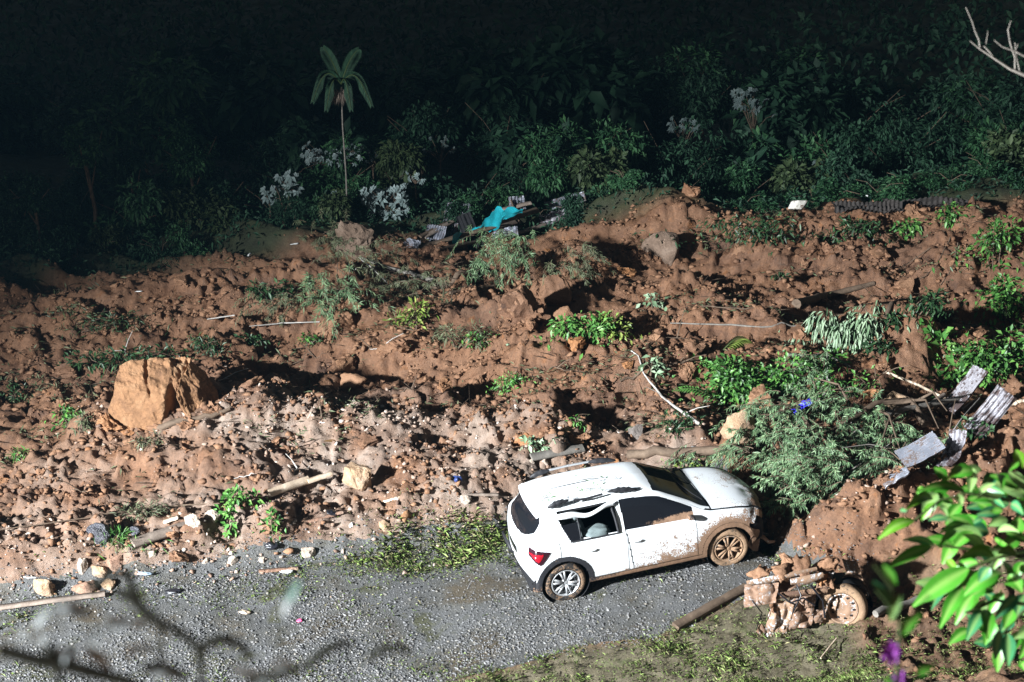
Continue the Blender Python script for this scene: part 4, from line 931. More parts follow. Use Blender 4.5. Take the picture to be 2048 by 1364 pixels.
stick([(1834, 846, .2), (1884, 822, .3)], [.035, .04], M['plank'], 'short brown beam under the rusty roofing sheet', 'beam', 'beam', .2, .004)
stick([(1876, 925, .15), (1915, 888, .4), (1952, 852, .5)], [.012, .010], M['barkp'], 'thin stick leaning on the dark hanging sheet', 'stick', 'stick', .2, .01)
stick([(2010, 818), (2060, 806)], [.03, .03], M['split'], 'short pale stick at the right edge above the sheets', 'stick', 'stick')
stick([(722, 525), (780, 548), (868, 572)], [.03, .06], M['barkg'], 'tapering grey pole on the slope below the earth block', 'pole', 'pole', .12, .01)
stick([(718, 528), (745, 550), (775, 580)], [.012, .014], M['barkp'], 'thin pale pole crossing the tapering grey pole', 'pole', 'pole', .15, .01)
stick([(712, 552), (755, 546)], [.010, .010], M['barkp'], 'short thin stick across the muddy twigs', 'stick', 'stick', .15, .01)
stick([(850, 580), (900, 574), (960, 568)], [.07, .06, .04], M['bark'], 'dark log below the feathery far bushes', 'log', 'log', .06, .02)
stick([(900, 590), (990, 575)], [.03, .02], M['bark'], 'thin dark branch below the feathery far bushes', lift=.05)
stick([(500, 664), (560, 658), (640, 655)], [.010, .014, .010], M['barkp'], 'thin pale stick left of the large reddish mud lump', 'stick', 'stick', .12, .01)
stick([(415, 648), (470, 640)], [.012, .012], M['barkp'], 'faint pale stick on the dim left slope', 'stick', 'stick', .1, .005)
stick([(300, 868), (360, 850), (420, 838), (460, 822)], [.05, .06, .05, .03], M['bark'], 'dark rotten log at the foot of the big boulder', 'log', 'log', .04, .03, 8)
plank((268, 1096), (440, 1040), .15, .05, M['plank'], 'long weathered plank on the rubble at the left', lift=.08, roll=.35)
plank((0, 1222), (215, 1194), .10, .03, M['plank'], 'muddy plank along the left road edge', lift=.06)
plank((1352, 1260), (1496, 1180), .12, .06, M['bark'], 'brown timber beam lying on the road before the wreck', 'beam', 'beam', lift=.06, roll=.2)
plank((540, 1000), (622, 972), .12, .05, M['split'], 'pale split timber left of the rounded tan stone', lift=.12, roll=.7)
plank((618, 978), (668, 962), .08, .05, M['split'], 'short pale splinter between the split timber and the tan stone', lift=.14)
plank((770, 1008), (818, 995), .06, .03, M['split'], 'small pale splinter below the tan stone', lift=.05)
plank((330, 1050), (362, 1040), .09, .03, M['split'], 'white wood chip above the bright grass tuft', lift=.06)
plank((620, 1050), (690, 1030), .05, .03, M['redrock'], 'reddish slat near the dark scrap', 'slat', lift=.06)
plank((930, 996), (1000, 996), .05, .03, M['plank'], 'thin grey slat near dark blue scraps', 'slat', lift=.06)
plank((520, 1146), (600, 1140), .06, .03, M['redrock'], 'thin reddish slat along the road edge', 'slat', lift=.03)
stick([(1750, 1236), (1850, 1205), (1960, 1168)], [.05, .06, .05], M['barkg'], 'muddy log behind the glossy foreground leaves', 'log', 'log', .06, .02, 8)
stick([(0, 1070), (150, 1048), (330, 1022), (440, 1016)], [.008, .012, .010], M['bark'], 'long thin dark stem across the rubble at the left', 'stick', 'stick', .08, .02)
stick([(1640, 1330), (1672, 1290)], [.010, .012], M['split'], 'thin pale stick on the bare soil below the wreck', 'stick', 'stick', .1, .005)
stick([(1900, 480), (1870, 540), (1820, 580)], [.012, .010, .008], M['bark'], 'dark root trailing down the smooth upper slope', 'root', 'root', .05, .03)
stick([(1915, 490), (1905, 540), (1880, 575)], [.014, .012, .008], M['bark'], 'longer dark root trailing down the smooth upper slope', 'root', 'root', .05, .03)
stick([(1860, 500), (1810, 535), (1770, 560)], [.010, .008, .006], M['bark'], 'thin root on the left of the smooth upper slope', 'root', 'root', .05, .03)
stick([(1400, 620), (1500, 625), (1600, 640)], [.012, .010], M['bark'], 'thin dark branch across the bare far mud', lift=.08)
stick([(1720, 620), (1830, 605), (1900, 590)], [.03, .025, .015], M['bark'], 'dark branch right of the thick far log', lift=.08)
stick([(1770, 640), (1880, 632)], [.05, .04], M['bark'], 'dark log right of the pale drooping bush', 'log', 'log', .06, .02)
stick([(1240, 770), (1330, 745), (1400, 725)], [.02, .03, .02], M['bark'], 'dark muddy branch crossing under the leaning pale one', lift=.05, twigs=4)
stick([(1640, 860), (1740, 800), (1780, 760)], [.012, .010, .006], M['bark'], 'thin bare twig rising behind the fallen tree', lift=.3, twigs=3)
stick([(1700, 875, .3), (1790, 856, .3), (1925, 832, .35)], [.05, .05, .045], M['barkg'], 'grey log running under the rusty roofing sheet', 'log', 'log', .25, .01)
for k in range(26):                                                     # broken twigs strewn over the slide
    px, py = random.uniform(60, 1980), random.uniform(640, 1010)
    if 1020 < px < 1540 and py > 900: continue
    a = random.uniform(-.5, .5); l = random.uniform(25, 70)
    stick([(px, py), (px + l * math.cos(a), py + .5 * l * math.sin(a))], [.007, .009, .004], M['bark' if k % 3 else 'barkp'], 'broken twig lying loose on the churned mud', 'twig', 'twig', .05, .03, 5, 1, k, 8, 'loose twigs on the slide')

# dead leaves, rootlets and shreds of plants worked into the mud
def f_lit(x, y):
    m, v, f, s_ = zones(x, y); return m * (1 - f) * sst(.12, .5, fbm(x * .28, y * 1.1, 901, 4)) * sst(19.5, 22, y)
x, y = sample(90000, -14, 15, 18.5, 37, f_lit, 17); x, y = x[:9000], y[:9000]; n = len(x); r = np.random.default_rng(4)
for nm, mt, sl, L, W, lab in (('plant_litter', 'leafm', slice(0, 6000), .11, .03, 'shreds of muddy leaves worked into the slide'), ('rootlets', 'bark', slice(6000, 9000), .30, .008, 'fine dark rootlets worked into the slide')):
    X, Y = x[sl], y[sl]; k = len(X); D = unit(r, k) * np.array([1, .8, .35]) + np.array([0, 0, .12]); b = MB()
    b.leaves(np.stack([X, Y, height(X, Y) + .02], -1), D, unit(r, k) * .5 + np.array([-.2, -.3, 1.0]), L * r.uniform(.5, 1.6, k), W, .1); tag(b.build(nm, M[mt]), lab, 'plant litter', kind='stuff')
# ------------------------------------------------------------------ roofing sheets at the right
sheet(1925, 826, .46, .90, (math.radians(48), math.radians(-8), math.radians(-76)), M['zincr'], 'rusty corrugated sheet with a bright left end, topmost at the right', 6, .42, .02, .004, 3, .024)
sheet(1975, 868, .34, .80, (math.radians(62), math.radians(25), math.radians(-40)), M['zincr'], 'dark bent corrugated sheet hanging at the right edge', 5, .36, .12, .008, 5, .024)
sheet(1838, 930, .46, .62, (math.radians(28), math.radians(5), math.radians(-80)), M['zinc'], 'grey corrugated sheet lying low beside the fallen tree', 6, .22, .02, .004, 7, .022)
sheet(1790, 968, .34, .40, (math.radians(35), math.radians(-12), math.radians(-95)), M['zinc'], 'small dark corrugated scrap on top of the right mud heap', 6, .10, .0, .01, 8, .014)
sheet(1905, 925, .30, .62, (math.radians(40), math.radians(-20), math.radians(-50)), M['zincr'], 'crumpled roofing strip below the hanging sheet', 4, .20, .05, .012, 9, .02)
# ------------------------------------------------------------------ the collapsed hut at the forest edge
sheet(912, 470, .62, .85, (math.radians(58), 0, math.radians(-12)), M['zinc'], 'upright corrugated sheet at the left of the collapsed hut', 9, .36, 0, .012, 21, .022)
sheet(868, 488, .5, .65, (math.radians(50), 0, math.radians(-25)), M['zinc'], 'low corrugated sheet at the left foot of the collapsed hut', 8, .14, 0, .012, 22, .02)
sheet(942, 492, .36, 1.0, (math.radians(64), math.radians(-20), math.radians(10)), M['liner'], 'dark leaning panel right of the upright corrugated sheet', 4, .28, 0, .01, 23, .012, 'panel')['category'] = 'panel'
sheet(1035, 442, .40, .32, (math.radians(70), 0, math.radians(15)), M['zinc'], 'small bright corrugated scrap on top of the collapsed hut', 5, .45, 0, .02, 24, .02)
sheet(1130, 428, 1.0, .25, (math.radians(55), math.radians(-14), math.radians(6)), M['zinc'], 'long tilted roofing strip at the right of the collapsed hut', 4, .32, 0, .01, 25, .015)
sheet(1120, 440, 1.0, .35, (math.radians(30), math.radians(-16), math.radians(4)), M['zincr'], 'dark rusty sheet beneath the long tilted strip', 6, .12, 0, .02, 26, .015)
sheet(825, 498, .4, .25, (math.radians(40), 0, math.radians(-30)), M['zinc'], 'shiny metal scrap left of the collapsed hut', 4, .12, 0, .04, 27, .015)
sheet(1010, 478, .6, .22, (math.radians(40), math.radians(-8), 0), M['zinc'], 'pale metal strip at the foot of the collapsed hut', 5, .16, 0, .03, 28, .012)
def tarp():
    base = G(975, 492); root_pts = [(905, 496, .10), (935, 482, .20), (962, 466, .32), (985, 448, .46), (1010, 436, .60), (1045, 430, .62)]
    wd = [.10, .16, .13, .28, .18, .08]; rows = []
    P = np.array([G(a, 497 - (a - 905) * .1, l + .1) for a, b_, l in root_pts]); t = np.linspace(0, 5, 40)
    for k, s in enumerate(t):
        c = np.array([np.interp(s, range(6), P[:, i]) for i in range(3)]); w = np.interp(s, range(6), wd) * (1 + .5 * float(perlin(np.array([k * .37]), np.array([.5]), 3)[0]))
        rows.append([c + np.array([.10 * j * w, -.05 * j, j * w * .9 + .06 * float(perlin(np.array([k * .3]), np.array([j * 1.5]), 5)[0])]) - np.array(base) for j in np.linspace(-1, 1, 8)])
    b = MB(); b.grid(np.array(rows)); o = b.build('tarpaulin', M['tarp'], smooth=True); o.location = base; tag(o, 'torn turquoise tarpaulin draped over the collapsed hut', 'tarpaulin')
tarp()
for k, (a, b_, w, lab) in enumerate([((835, 500, .05), (1000, 470, .25), .10, 'long thin board at the front of the collapsed hut'), ((850, 486, .15), (920, 462, .35), .10, 'board sticking up left of the upright sheet'),
    ((990, 470, .3), (1075, 456, .45), .16, 'broad board behind the turquoise tarpaulin'), ((985, 456, .4), (1060, 446, .5), .10, 'board under the top scrap of the hut'), ((1050, 478, .10), (1022, 452, .65), .12, 'steep board leaning at the right of the hut'),
    ((1000, 484, .10), (1090, 462, .15), .10, 'low board at the right foot of the hut'), ((880, 502, .05), (960, 490, .1), .08, 'muddy board in front of the low corrugated sheet'), ((960, 474, .2), (1030, 466, .3), .20, 'brown wall board under the tarpaulin'), ((840, 490, .2), (900, 470, .35), .08, 'thin board left of the low corrugated sheet')]):
    plank(a, b_, w, .03, M['plank' if k % 2 else 'bark'], lab, 'board', 'board', seed=k, roll=.5)
b = MB(); V, T = rock_shape(4, 700, 8, .1, 1); b.add(V * np.array([.34, .16, .14]), T=T); o = b.build('masonry_block', M['block']); o.location = G(1597, 428, .22); o.rotation_euler = (.2, -.15, .1); tag(o, 'white masonry block on the far slope', 'block')
for k, (px, py, w, l, lab) in enumerate([(1735, 418, 1.6, .35, 'dark corrugated sheeting lying flat right of the white block'), (1850, 412, 2.0, .3, 'dark wrinkled sheeting at the upper right')]):
    sheet(px, py, w, l, (math.radians(25), 0, 0), M['sheeting'], lab, 16, .06, 0, .05, 30 + k, .02)
# ------------------------------------------------------------------ small litter
def scrap(px, py, w, h, mat, label, cat, seed, name='scrap', lift=.03, flat_=.25):
    p = G(px, py, lift); s = scale_at(p); b = MB(); V, T = blob_shape(3, seed, .5); V = V / np.abs(V).max(0)
    b.add(V * np.array([w * s / 2, h * s * .8, h * s * flat_]), T=T); o = b.build(name, mat, smooth=True); o.location = p; o.rotation_euler = (random.uniform(-.2, .2), random.uniform(-.2, .2), random.uniform(-.3, .3)); return tag(o, label, cat)
scrap(572, 1146, 32, 12, M['whiteplastic'], 'white plastic piece at the road edge left of the car', 'litter', 801)
scrap(345, 1186, 42, 14, M['black'], 'black shoe-like scrap on the left road edge', 'litter', 802)
scrap(543, 1094, 32, 18, M['black'], 'glossy black plastic scrap under a green sprig', 'litter', 803, flat_=.5)
scrap(662, 1030, 28, 14, M['black'], 'dark rounded scrap below the split timber', 'litter', 804, flat_=.5)
scrap(600, 1244, 14, 8, M['pink'], 'tiny pink wrapper on the gravel', 'litter', 805)
scrap(290, 1150, 38, 12, M['bluebag'], 'pale blue plastic bag on the rubble at the left', 'litter', 806)
scrap(914, 962, 24, 16, M['navy'], 'dark blue scrap right of the tan stone', 'litter', 807, flat_=.5)
scrap(945, 992, 20, 6, M['navy'], 'small blue strip beside the thin grey slat', 'litter', 808)
scrap(490, 1228, 26, 10, M['split'], 'small beige chip on the gravel', 'litter', 809)
scrap(60, 1158, 30, 6, M['whiteplastic'], 'thin white strip left of the upright pale stone', 'litter', 810)
scrap(704, 1052, 10, 16, M['whiteplastic'], 'small white tube on the mud below the dark scrap', 'litter', 811)
scrap(278, 590, 18, 4, M['whiteplastic'], 'white strip on the dim left slope', 'litter', 812, lift=.08)
scrap(500, 522, 6, 12, M['whiteplastic'], 'white stub below the left forest edge', 'litter', 813, lift=.15)
scrap(590, 496, 20, 4, M['whiteplastic'], 'faint white strip left of the earth block', 'litter', 814, lift=.1)
scrap(1733, 403, 6, 6, M['whiteplastic'], 'tiny white scrap at the upper right', 'litter', 815, lift=.15)
scrap(1388, 913, 20, 6, M['whiteplastic'], 'white strip on the log behind the car', 'litter', 816, lift=.16)
scrap(645, 848, 14, 6, M['whiteplastic'], 'white chip beside the puddle on the heap', 'litter', 817)
scrap(1015, 695, 10, 8, M['leafp'], 'round pale leaf on the mud in the middle', 'leaf', 818, 'leaf', .06)
b = MB(); g_ = np.array([[(u * .24, v * .10 + .02 * math.sin(u * 7), .03 * math.sin(u * 9 + v * 5) + .10 * (1 - u * u) + .05 * u) for u in np.linspace(-1, 1, 18)] for v in np.linspace(-1, 1, 8)]); b.grid(g_)
o = b.build('blue_cloth', M['bluecloth'], smooth=True); o.location = G(1598, 882, .62); o.rotation_euler = (.9, -.5, .2); o.scale = (.7, .5, .7); tag(o, 'bright blue cloth caught in the feathery fallen tree', 'cloth')
p = G(662, 884); b = MB(); a = np.linspace(0, 2 * PI, 25)[:-1]; ring = np.stack([.20 * np.cos(a) * (1 + .2 * np.sin(3 * a)), .14 * np.sin(a), 0 * a], -1); b.add(np.vstack([ring, [[0, 0, 0]]]), T=[(i, (i + 1) % 24, 24) for i in range(24)])
o = b.build('puddle', M['water']); o.location = p + Vector((0, .05, .045)); tag(o, kind='structure')

# ------------------------------------------------------------------ the crushed vehicle under the right-hand heap
def wreck():
    base = G(1600, 1262); s = scale_at(base); root = empty('wrecked_vehicle', base); tag(root, 'crushed vehicle half buried in mud beside the timber beam', 'wreck')
    def Lc(px, py, d=0.0): return np.array([(px - 1600) * s, d, (1262 - py) * s / .87 - d * .58])
    def panel(name, quad, mat, amp, seed, n=22, depth=.0):
        A, B, Cc, D = [Lc(*q) for q in quad]; u = np.linspace(0, 1, n)[:, None, None]; v = np.linspace(0, 1, n)[None, :, None]
        P = (A * (1 - u) + B * u) * (1 - v) + (D * (1 - u) + Cc * u) * v; nn = np.cross(B - A, D - A); nn /= np.linalg.norm(nn)
        U, Vv = np.meshgrid(np.linspace(0, 1, n), np.linspace(0, 1, n), indexing='ij')
        r = np.abs(perlin(U * 1.7 + seed, Vv * 1.7, seed)) * 1.6 + .35 * np.abs(perlin(U * 4, Vv * 3.5 + seed, seed + 2)) + .12 * perlin(U * 9, Vv * 8, seed + 3)
        e = .02 * np.stack([perlin(U * 6, Vv * 6 + 9, seed + 4), 0 * U, perlin(U * 6 + 4, Vv * 6, seed + 5)], -1)
        P = P + nn * (amp * r)[..., None] + e * np.linalg.norm(B - A)
        b = MB(); b.grid(P); b.grid((P - nn * .008)[:, ::-1]); return b.build(name, M[mat], root, True)
    panel('front_panel', [(1488, 1215, .1), (1548, 1205, .0), (1555, 1165, .12), (1490, 1170, .25)], 'wreckm', .07, 3)
    b = MB(); b.tube([Lc(1490, 1166, .12), Lc(1530, 1160, .10), Lc(1575, 1150, .12), Lc(1630, 1138, .22)], [.022, .03, .026, .02], 8, flat=1.6); b.build('bumper_beam', M['wreck'], root, True)
    b = MB(); b.tube([Lc(1575, 1163, .05), Lc(1605, 1160, .06), Lc(1640, 1150, .12)], [.03, .045, .03], 8, flat=1.5); b.build('grille_bar', M['wreck'], root, True)
    panel('crushed_wing', [(1525, 1275, -.02), (1565, 1295, -.05), (1585, 1205, .08), (1545, 1195, .10)], 'wreck', .09, 7)
    panel('crushed_bonnet', [(1545, 1196, .15), (1580, 1186, .12), (1640, 1150, .35), (1560, 1160, .40)], 'wreckm', .08, 11)
    panel('inner_wing', [(1572, 1262, .02), (1622, 1250, .02), (1632, 1180, .20), (1578, 1190, .15)], 'wreckm', .10, 13)
    panel('door_skin', [(1635, 1195, .30), (1668, 1185, .32), (1672, 1120, .45), (1640, 1140, .42)], 'wreckm', .10, 17)
    panel('rear_panel', [(1728, 1215, .40), (1748, 1190, .42), (1722, 1122, .55), (1690, 1118, .52)], 'wreck', .08, 19)
    panel('torn_skirt', [(1510, 1262, -.02), (1560, 1300, -.06), (1566, 1285, -.05), (1520, 1245, .02)], 'wreckm', .05, 23)
    panel('sill', [(1590, 1255, .0), (1650, 1240, .05), (1652, 1215, .1), (1592, 1225, .06)], 'wreckm', .08, 29)
    b = MB(); V, T = rock_shape(3, 33, 6, .3, 1); b.add(V * np.array([.16, .14, .13]) + Lc(1606, 1200, .12), T=T); b.build('engine_block', M['wreckm'], root, True)
    b = MB(); b.lathe([(.0, -.05), (.07, -.045), (.10, -.01), (.10, .05)], 20, c=tuple(Lc(1532, 1180, .10))); b.build('headlight', M['wreckm'], root, True)
    w = empty('wheel', Lc(1688, 1214, .16)); w.parent = root; w.rotation_euler = (math.radians(-14), 0, math.radians(-20))
    b = MB(); b.lathe([(.195, .11), (.20, -.085), (.225, -.105), (.265, -.104), (.295, -.09), (.31, -.06), (.313, 0), (.31, .06), (.295, .10), (.2, .11)], 48); b.build('tyre', M['tyrem'], w, True)
    b = MB(); b.lathe([(.202, -.10), (.19, -.105), (.182, -.09), (.172, -.03), (.16, -.02), (.12, -.045), (.07, -.06), (.055, -.05), (.0, -.05)], 40); b.build('steel_rim', M['wreck'], w, True)
    for k in range(10):
        a = k / 10 * 2 * PI; b = MB(); b.lathe([(.0, -.0445), (.016, -.044)], 8, c=(.142 * math.cos(a), 0, .142 * math.sin(a))); b.build('painted_rim_hole', M['liner'], w)  # flat black discs paint the dark inside the rim's holes
    MB().lathe([(.38, -.02), (.38, .25), (.0, .25)], 32, c=tuple(Lc(1692, 1216, .24))).build('wheel_well', M['liner'], root)
    for k, (P_, r_) in enumerate([([(1550, 1185, .0), (1575, 1205, -.05), (1600, 1195, -.02), (1625, 1210, .0)], .012), ([(1585, 1165, .05), (1595, 1190, -.03), (1582, 1225, -.02)], .010), ([(1615, 1170, .05), (1640, 1200, .0), (1648, 1235, .02)], .014), ([(1500, 1200, .0), (1520, 1225, -.05), (1512, 1255, -.03)], .009)]):
        MB().tube([Lc(*q_) for q_ in P_], r_, 6).build('hose', M['black'], root, True)
    for k, (P_, r_) in enumerate([([(1490, 1205, .15), (1560, 1190, .05), (1650, 1180, .10)], .028), ([(1640, 1245, .05), (1690, 1235, .25), (1750, 1225, .45)], .022), ([(1665, 1180, .25), (1700, 1150, .4), (1735, 1160, .45), (1750, 1200, .42)], .018)]):
        MB().tube([Lc(*q_) for q_ in P_], r_, 7, flat=1.6).build('frame_rail', M['rusty'], root, True)
    for k, (px, py, r, d) in enumerate([(1560, 1144, .16, .20), (1602, 1136, .18, .28), (1520, 1150, .14, .22), (1652, 1128, .16, .34), (1580, 1126, .14, .36), (1655, 1170, .10, .2), (1540, 1215, .07, .03), (1640, 1160, .10, .2)]):
        b = MB(); V, T = rock_shape(3, 50 + k, 5, 1.0, .9); b.add(V * r * np.array([1.1, 1, 1]) + Lc(px, py, d), T=T); b.build('caked_mud', M['clod'], root, True)
wreck()
def roof_twig(px, py, h, l, seed, label):
    p = C(px, py, 0); d = ray(px, py); o_ = empty('twig', Vector((0, 0, HC)) + d * ((h - HC) / d.z)); tag(o_, label, 'twig'); r = np.random.default_rng(seed)
    b = MB(); b.tube([(-l / 2, -.04, .02), (-.1 * l, .02, .03), (.5 * l, .06, .02)], [.003, .005, .003], 4)
    for k in range(4): b.tube([(l * r.uniform(-.4, .4), 0, .02), (l * r.uniform(-.4, .4), r.uniform(-.15, .15), .03)], [.003, .002], 4)
    b.build('stem', M['darkstem'], o_); P = np.stack([r.uniform(-.5, .5, 9) * l, r.uniform(-.1, .12, 9), np.full(9, .03)], -1); D = unit(r, 9) * np.array([1, 1, .1])
    MB().leaves(P, D, np.tile([0, 0, 1.0], (9, 1)), .08, .02).build('foliage', M['leaf'], o_)['kind'] = 'stuff'
ROOFZ = 1.64
roof_twig(1185, 962, ROOFZ, .45, 5, 'leafy green twig lying on the car roof near the far rail')
roof_twig(1180, 968 + 14, ROOFZ, .35, 6, 'bare dark twig lying on the middle of the car roof')
roof_twig(1098, 1000, ROOFZ - .04, .22, 7, 'small twig on the rear end of the car roof')

# ------------------------------------------------------------------ grass
def f_grass(x, y):
    m, v, f, s = zones(x, y); yu = np.interp(x, UX, UY)
    edge = np.exp(-((y - yu + .2) / .42) ** 2) * sst(-9, -3, x)
    byc = 2.2 * np.exp(-((x + .75) / .85) ** 2 - ((y - 18.85) / .40) ** 2) + .8 * np.exp(-((x + 2.0) / 1.1) ** 2 - ((y - 18.45) / .30) ** 2) + .35 * sst(16.6, 15.6, y - .1 * x) * sst(-.1, .3, fbm(x * .9, y * .9, 503, 3))
    patch = sst(.0, .4, fbm(x * .8, y * 1.0, 501, 3))
    return np.clip(v * (1 - s) * .9 * (.25 + patch) + edge * (.10 + .5 * patch) + byc + .06 * patch * (1 - m) + .25 * v * s * patch, 0, 1)
for nm, mt, sd, cnt, lab, ll in (('grass', 'grass', 601, 30000, 'green and yellow grass along the road edges', .13), ('dry_grass', 'dry', 602, 20000, 'dry straw-coloured grass along the road edges', .11)):
    x, y = sample(130000, -9, 7, 13.5, 20.2, f_grass, sd); x, y = x[:cnt], y[:cnt]; n = len(x); r = np.random.default_rng(sd)
    cl = fbm(x * 2, y * 2, 77, 2); L = .62 * ll * r.uniform(.35, 1.5, n) * (1 + .6 * cl) * (1 + 1.0 * np.exp(-((x + .9) / 1.2) ** 2 - ((y - 18.9) / .5) ** 2))
    D = unit(r, n) * np.array([1, 1, .3]) * .9 + np.array([.1, 0, 1.0]); b = MB(); b.leaves(np.stack([x, y, height(x, y) - .005], -1), D, unit(r, n) + np.array([-.5, -.5, .2]), L, .003, .35, .1)
    tag(b.build(nm, M[mt]), lab, 'grass', kind='stuff')
# ------------------------------------------------------------------ the forest
def crown_mesh(name, seed, n, L, W, mat, lobes=9, droop=.3, flatk=1.0):
    r = np.random.default_rng(seed); lc = unit(r, lobes) * r.uniform(.25, .72, (lobes, 1)) * np.array([1, 1, .9 * flatk]); lr = r.uniform(.22, .46, lobes)
    k = r.integers(0, lobes, n); d = unit(r, n); P = lc[k] + d * (lr[k] * r.uniform(.55, 1.05, n))[:, None] * np.array([1, 1, .75 * flatk])
    D = d * .6 + unit(r, n) * .7 + np.array([0, 0, -droop]); N = unit(r, n) * .6 + np.array([-.3, -.4, .9]); ll = L * r.uniform(.6, 1.3, n)
    b = MB(); b.leaves(P, D, N, ll, ll * W / L, .15); me = b.mesh(name); me.materials.append(M[mat]); return me
CROWNS = {}
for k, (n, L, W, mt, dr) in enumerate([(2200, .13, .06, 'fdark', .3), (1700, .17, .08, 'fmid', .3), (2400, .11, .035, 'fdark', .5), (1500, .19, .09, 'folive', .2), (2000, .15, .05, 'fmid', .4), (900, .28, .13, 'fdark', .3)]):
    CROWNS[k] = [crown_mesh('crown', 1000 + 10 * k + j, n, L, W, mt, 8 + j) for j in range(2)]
def tree(x, y, h, r, kind, label, name='tree', cat='tree', group=None, zsc=1.0, seed=0, lean=0.0, trunk_r=.05, var=0, mat='bark'):
    z = hz(x, y); root = empty(name, (x, y, z - .05)); tag(root, label, cat, group); rr = random.Random(seed)
    c = Vector((lean, rr.uniform(-.2, .2), h - r * zsc * .8))
    b = MB(); b.tube([(0, 0, 0), (c.x * .3 + rr.uniform(-.1, .1), c.y * .4, c.z * .4), (c.x * .8, c.y * .8, c.z * .8), c], [trunk_r, trunk_r * .8, trunk_r * .6, trunk_r * .35], 7); b.build('trunk', M[mat], root, True)
    for k in range(4):
        b = MB(); a = rr.uniform(0, 6.28); st = c * rr.uniform(.5, .95); e = c + Vector((math.cos(a) * r * .7, math.sin(a) * r * .7, rr.uniform(-.1, .5) * r * zsc)); b.tube([st, (st + e) / 2 + Vector((0, 0, .1)), e], [trunk_r * .4, trunk_r * .25, .006], 5); b.build('limb', M[mat], root, True)
    o = link('crown', CROWNS[kind][var % 2], None, root); o.location = c; o.scale = (r, r, r * zsc); o.rotation_euler = (0, 0, rr.uniform(0, 6.28)); o['kind'] = 'stuff'; return root
def yf(x): return float(np.interp(x, FX, FY))
def AT(px, py, y):                                                      # the point of a sight line at distance y, for heights of crowns
    d = ray(px, py); t = y / d.y; return d.x * t, HC + d.z * t
def tree_px(px, top, y, wpx, kind, label, **kw):
    y = y - 1.6
    x, zt = AT(px, top, y); s = y / math.cos(PITCH) / F * .98; tree(x, y, max(.6, zt - hz(x, y)), wpx * s / 2 * 1.05, kind, label, **kw)
tree_px(165, 235, 33.5, 105, 1, 'pale green rounded treetop standing out at the upper left', seed=1, zsc=1.1, trunk_r=.06)
tree_px(370, 245, 35.5, 150, 4, 'broad dim treetop right of the pale rounded one', seed=2, trunk_r=.06)
tree_px(255, 270, 35.2, 90, 5, 'low leafy crown between the two upper left treetops', seed=3)
tree_px(540, 250, 38.5, 170, 0, 'dark broad tree left of the palm', seed=4)
tree_px(1040, 270, 38.5, 150, 2, 'fine-leaved dark tree above the collapsed hut', seed=5)
tree_px(1190, 300, 39, 170, 4, 'leafy dark tree above the long tilted roofing strip', seed=6)
tree_px(1350, 280, 40.5, 170, 0, 'dim tree on the right of the forest centre', seed=7)
tree_px(1860, 290, 40.5, 190, 2, 'dim tree above the dark wrinkled sheeting', seed=8)
tree_px(1990, 260, 40, 150, 4, 'dim tree at the right end of the forest', seed=9)
tree_px(1030, 150, 52, 190, 2, 'tall dark tree rising behind the forest centre', seed=10)
tree_px(60, 330, 32, 120, 0, 'dark tree at the left end of the forest', seed=11)
tree_px(735, 300, 37.5, 120, 1, 'leafy bush-like tree just right of the palm trunk', seed=12)
tree_px(400, 360, 34.6, 150, 3, 'dark olive tree with thin forked trunk at the left', seed=13)
rf = random.Random(3)
def row(n, x0, x1, dy, t0, t1, w0, w1, kinds, lab, grp, zs, seed):
    """a row of bushes standing dy behind the edge of the slide, crowns reaching the ground"""
    for k in range(n):
        px = x0 + (x1 - x0) * (k + rf.uniform(.2, .8)) / n; y = 36.0
        for _ in range(4): y = yf(ray(px, 430).x * y) + dy + .0
        y += rf.uniform(-.5, .5) + 1.6; top = rf.uniform(t0, t1) + (90 * (1 - px / 700) if px < 700 else 0)
        tree_px(px, top, y, rf.uniform(w0, w1), kinds[k % len(kinds)], lab, name='forest_bush', cat='bush', group=grp, seed=seed + k, zsc=zs, trunk_r=.03, var=k)
row(12, -20, 700, 1.2, 330, 410, 80, 130, (0, 2, 4, 3), 'dim leafy bush in the thicket at the left half of the forest edge', 'bushes of the left forest edge', 1.3, 20)
row(9, 690, 1230, 1.3, 330, 390, 80, 120, (4, 1, 2, 0), 'dim leafy bush in the thicket around and behind the collapsed hut', 'bushes around the collapsed hut', 1.3, 40)
row(12, 1220, 2070, 1.2, 355, 400, 90, 150, (1, 4, 1, 4), 'dim rounded bush on the dark slope at the right of the forest', 'bushes at the right of the forest', .6, 60)
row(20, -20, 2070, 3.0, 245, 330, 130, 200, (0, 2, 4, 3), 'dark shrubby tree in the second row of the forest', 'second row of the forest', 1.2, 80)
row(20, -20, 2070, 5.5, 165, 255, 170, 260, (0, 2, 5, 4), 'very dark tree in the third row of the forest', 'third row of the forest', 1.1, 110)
for k in range(30):
    y = random.uniform(45, 58); px = (k % 15) * 142 + random.uniform(-50, 50); x, zt_ = AT(px, random.uniform(60, 170), y)
    tree(x, y, max(2.5, zt_ - hz(x, y)), random.uniform(1.9, 3.0), (0, 2, 4, 5)[k % 4], 'unlit tree deep in the forest, almost lost in the dark', 'forest_tree', 'tree', 'trees deep in the dark forest', .9, 140 + k, 0, .07, k)
# far wood that reads as one dark mass
r = np.random.default_rng(9); b = MB(); n = 26000; X = r.uniform(-34, 34, n); Y = r.uniform(52, 95, n); Z = height(X, Y, False) + r.uniform(.2, 1, n) ** .6 * (3.2 + 1.6 * fbm(X * .25, Y * .25, 700, 3))
b.leaves(np.stack([X, Y, Z], -1), unit(r, n) + np.array([0, 0, -.3]), unit(r, n) * .6 + np.array([-.3, -.4, .9]), .42, .2, .2); tag(b.build('distant_wood', M['fdark']), 'black wood far behind the forest edge', 'wood', kind='stuff')
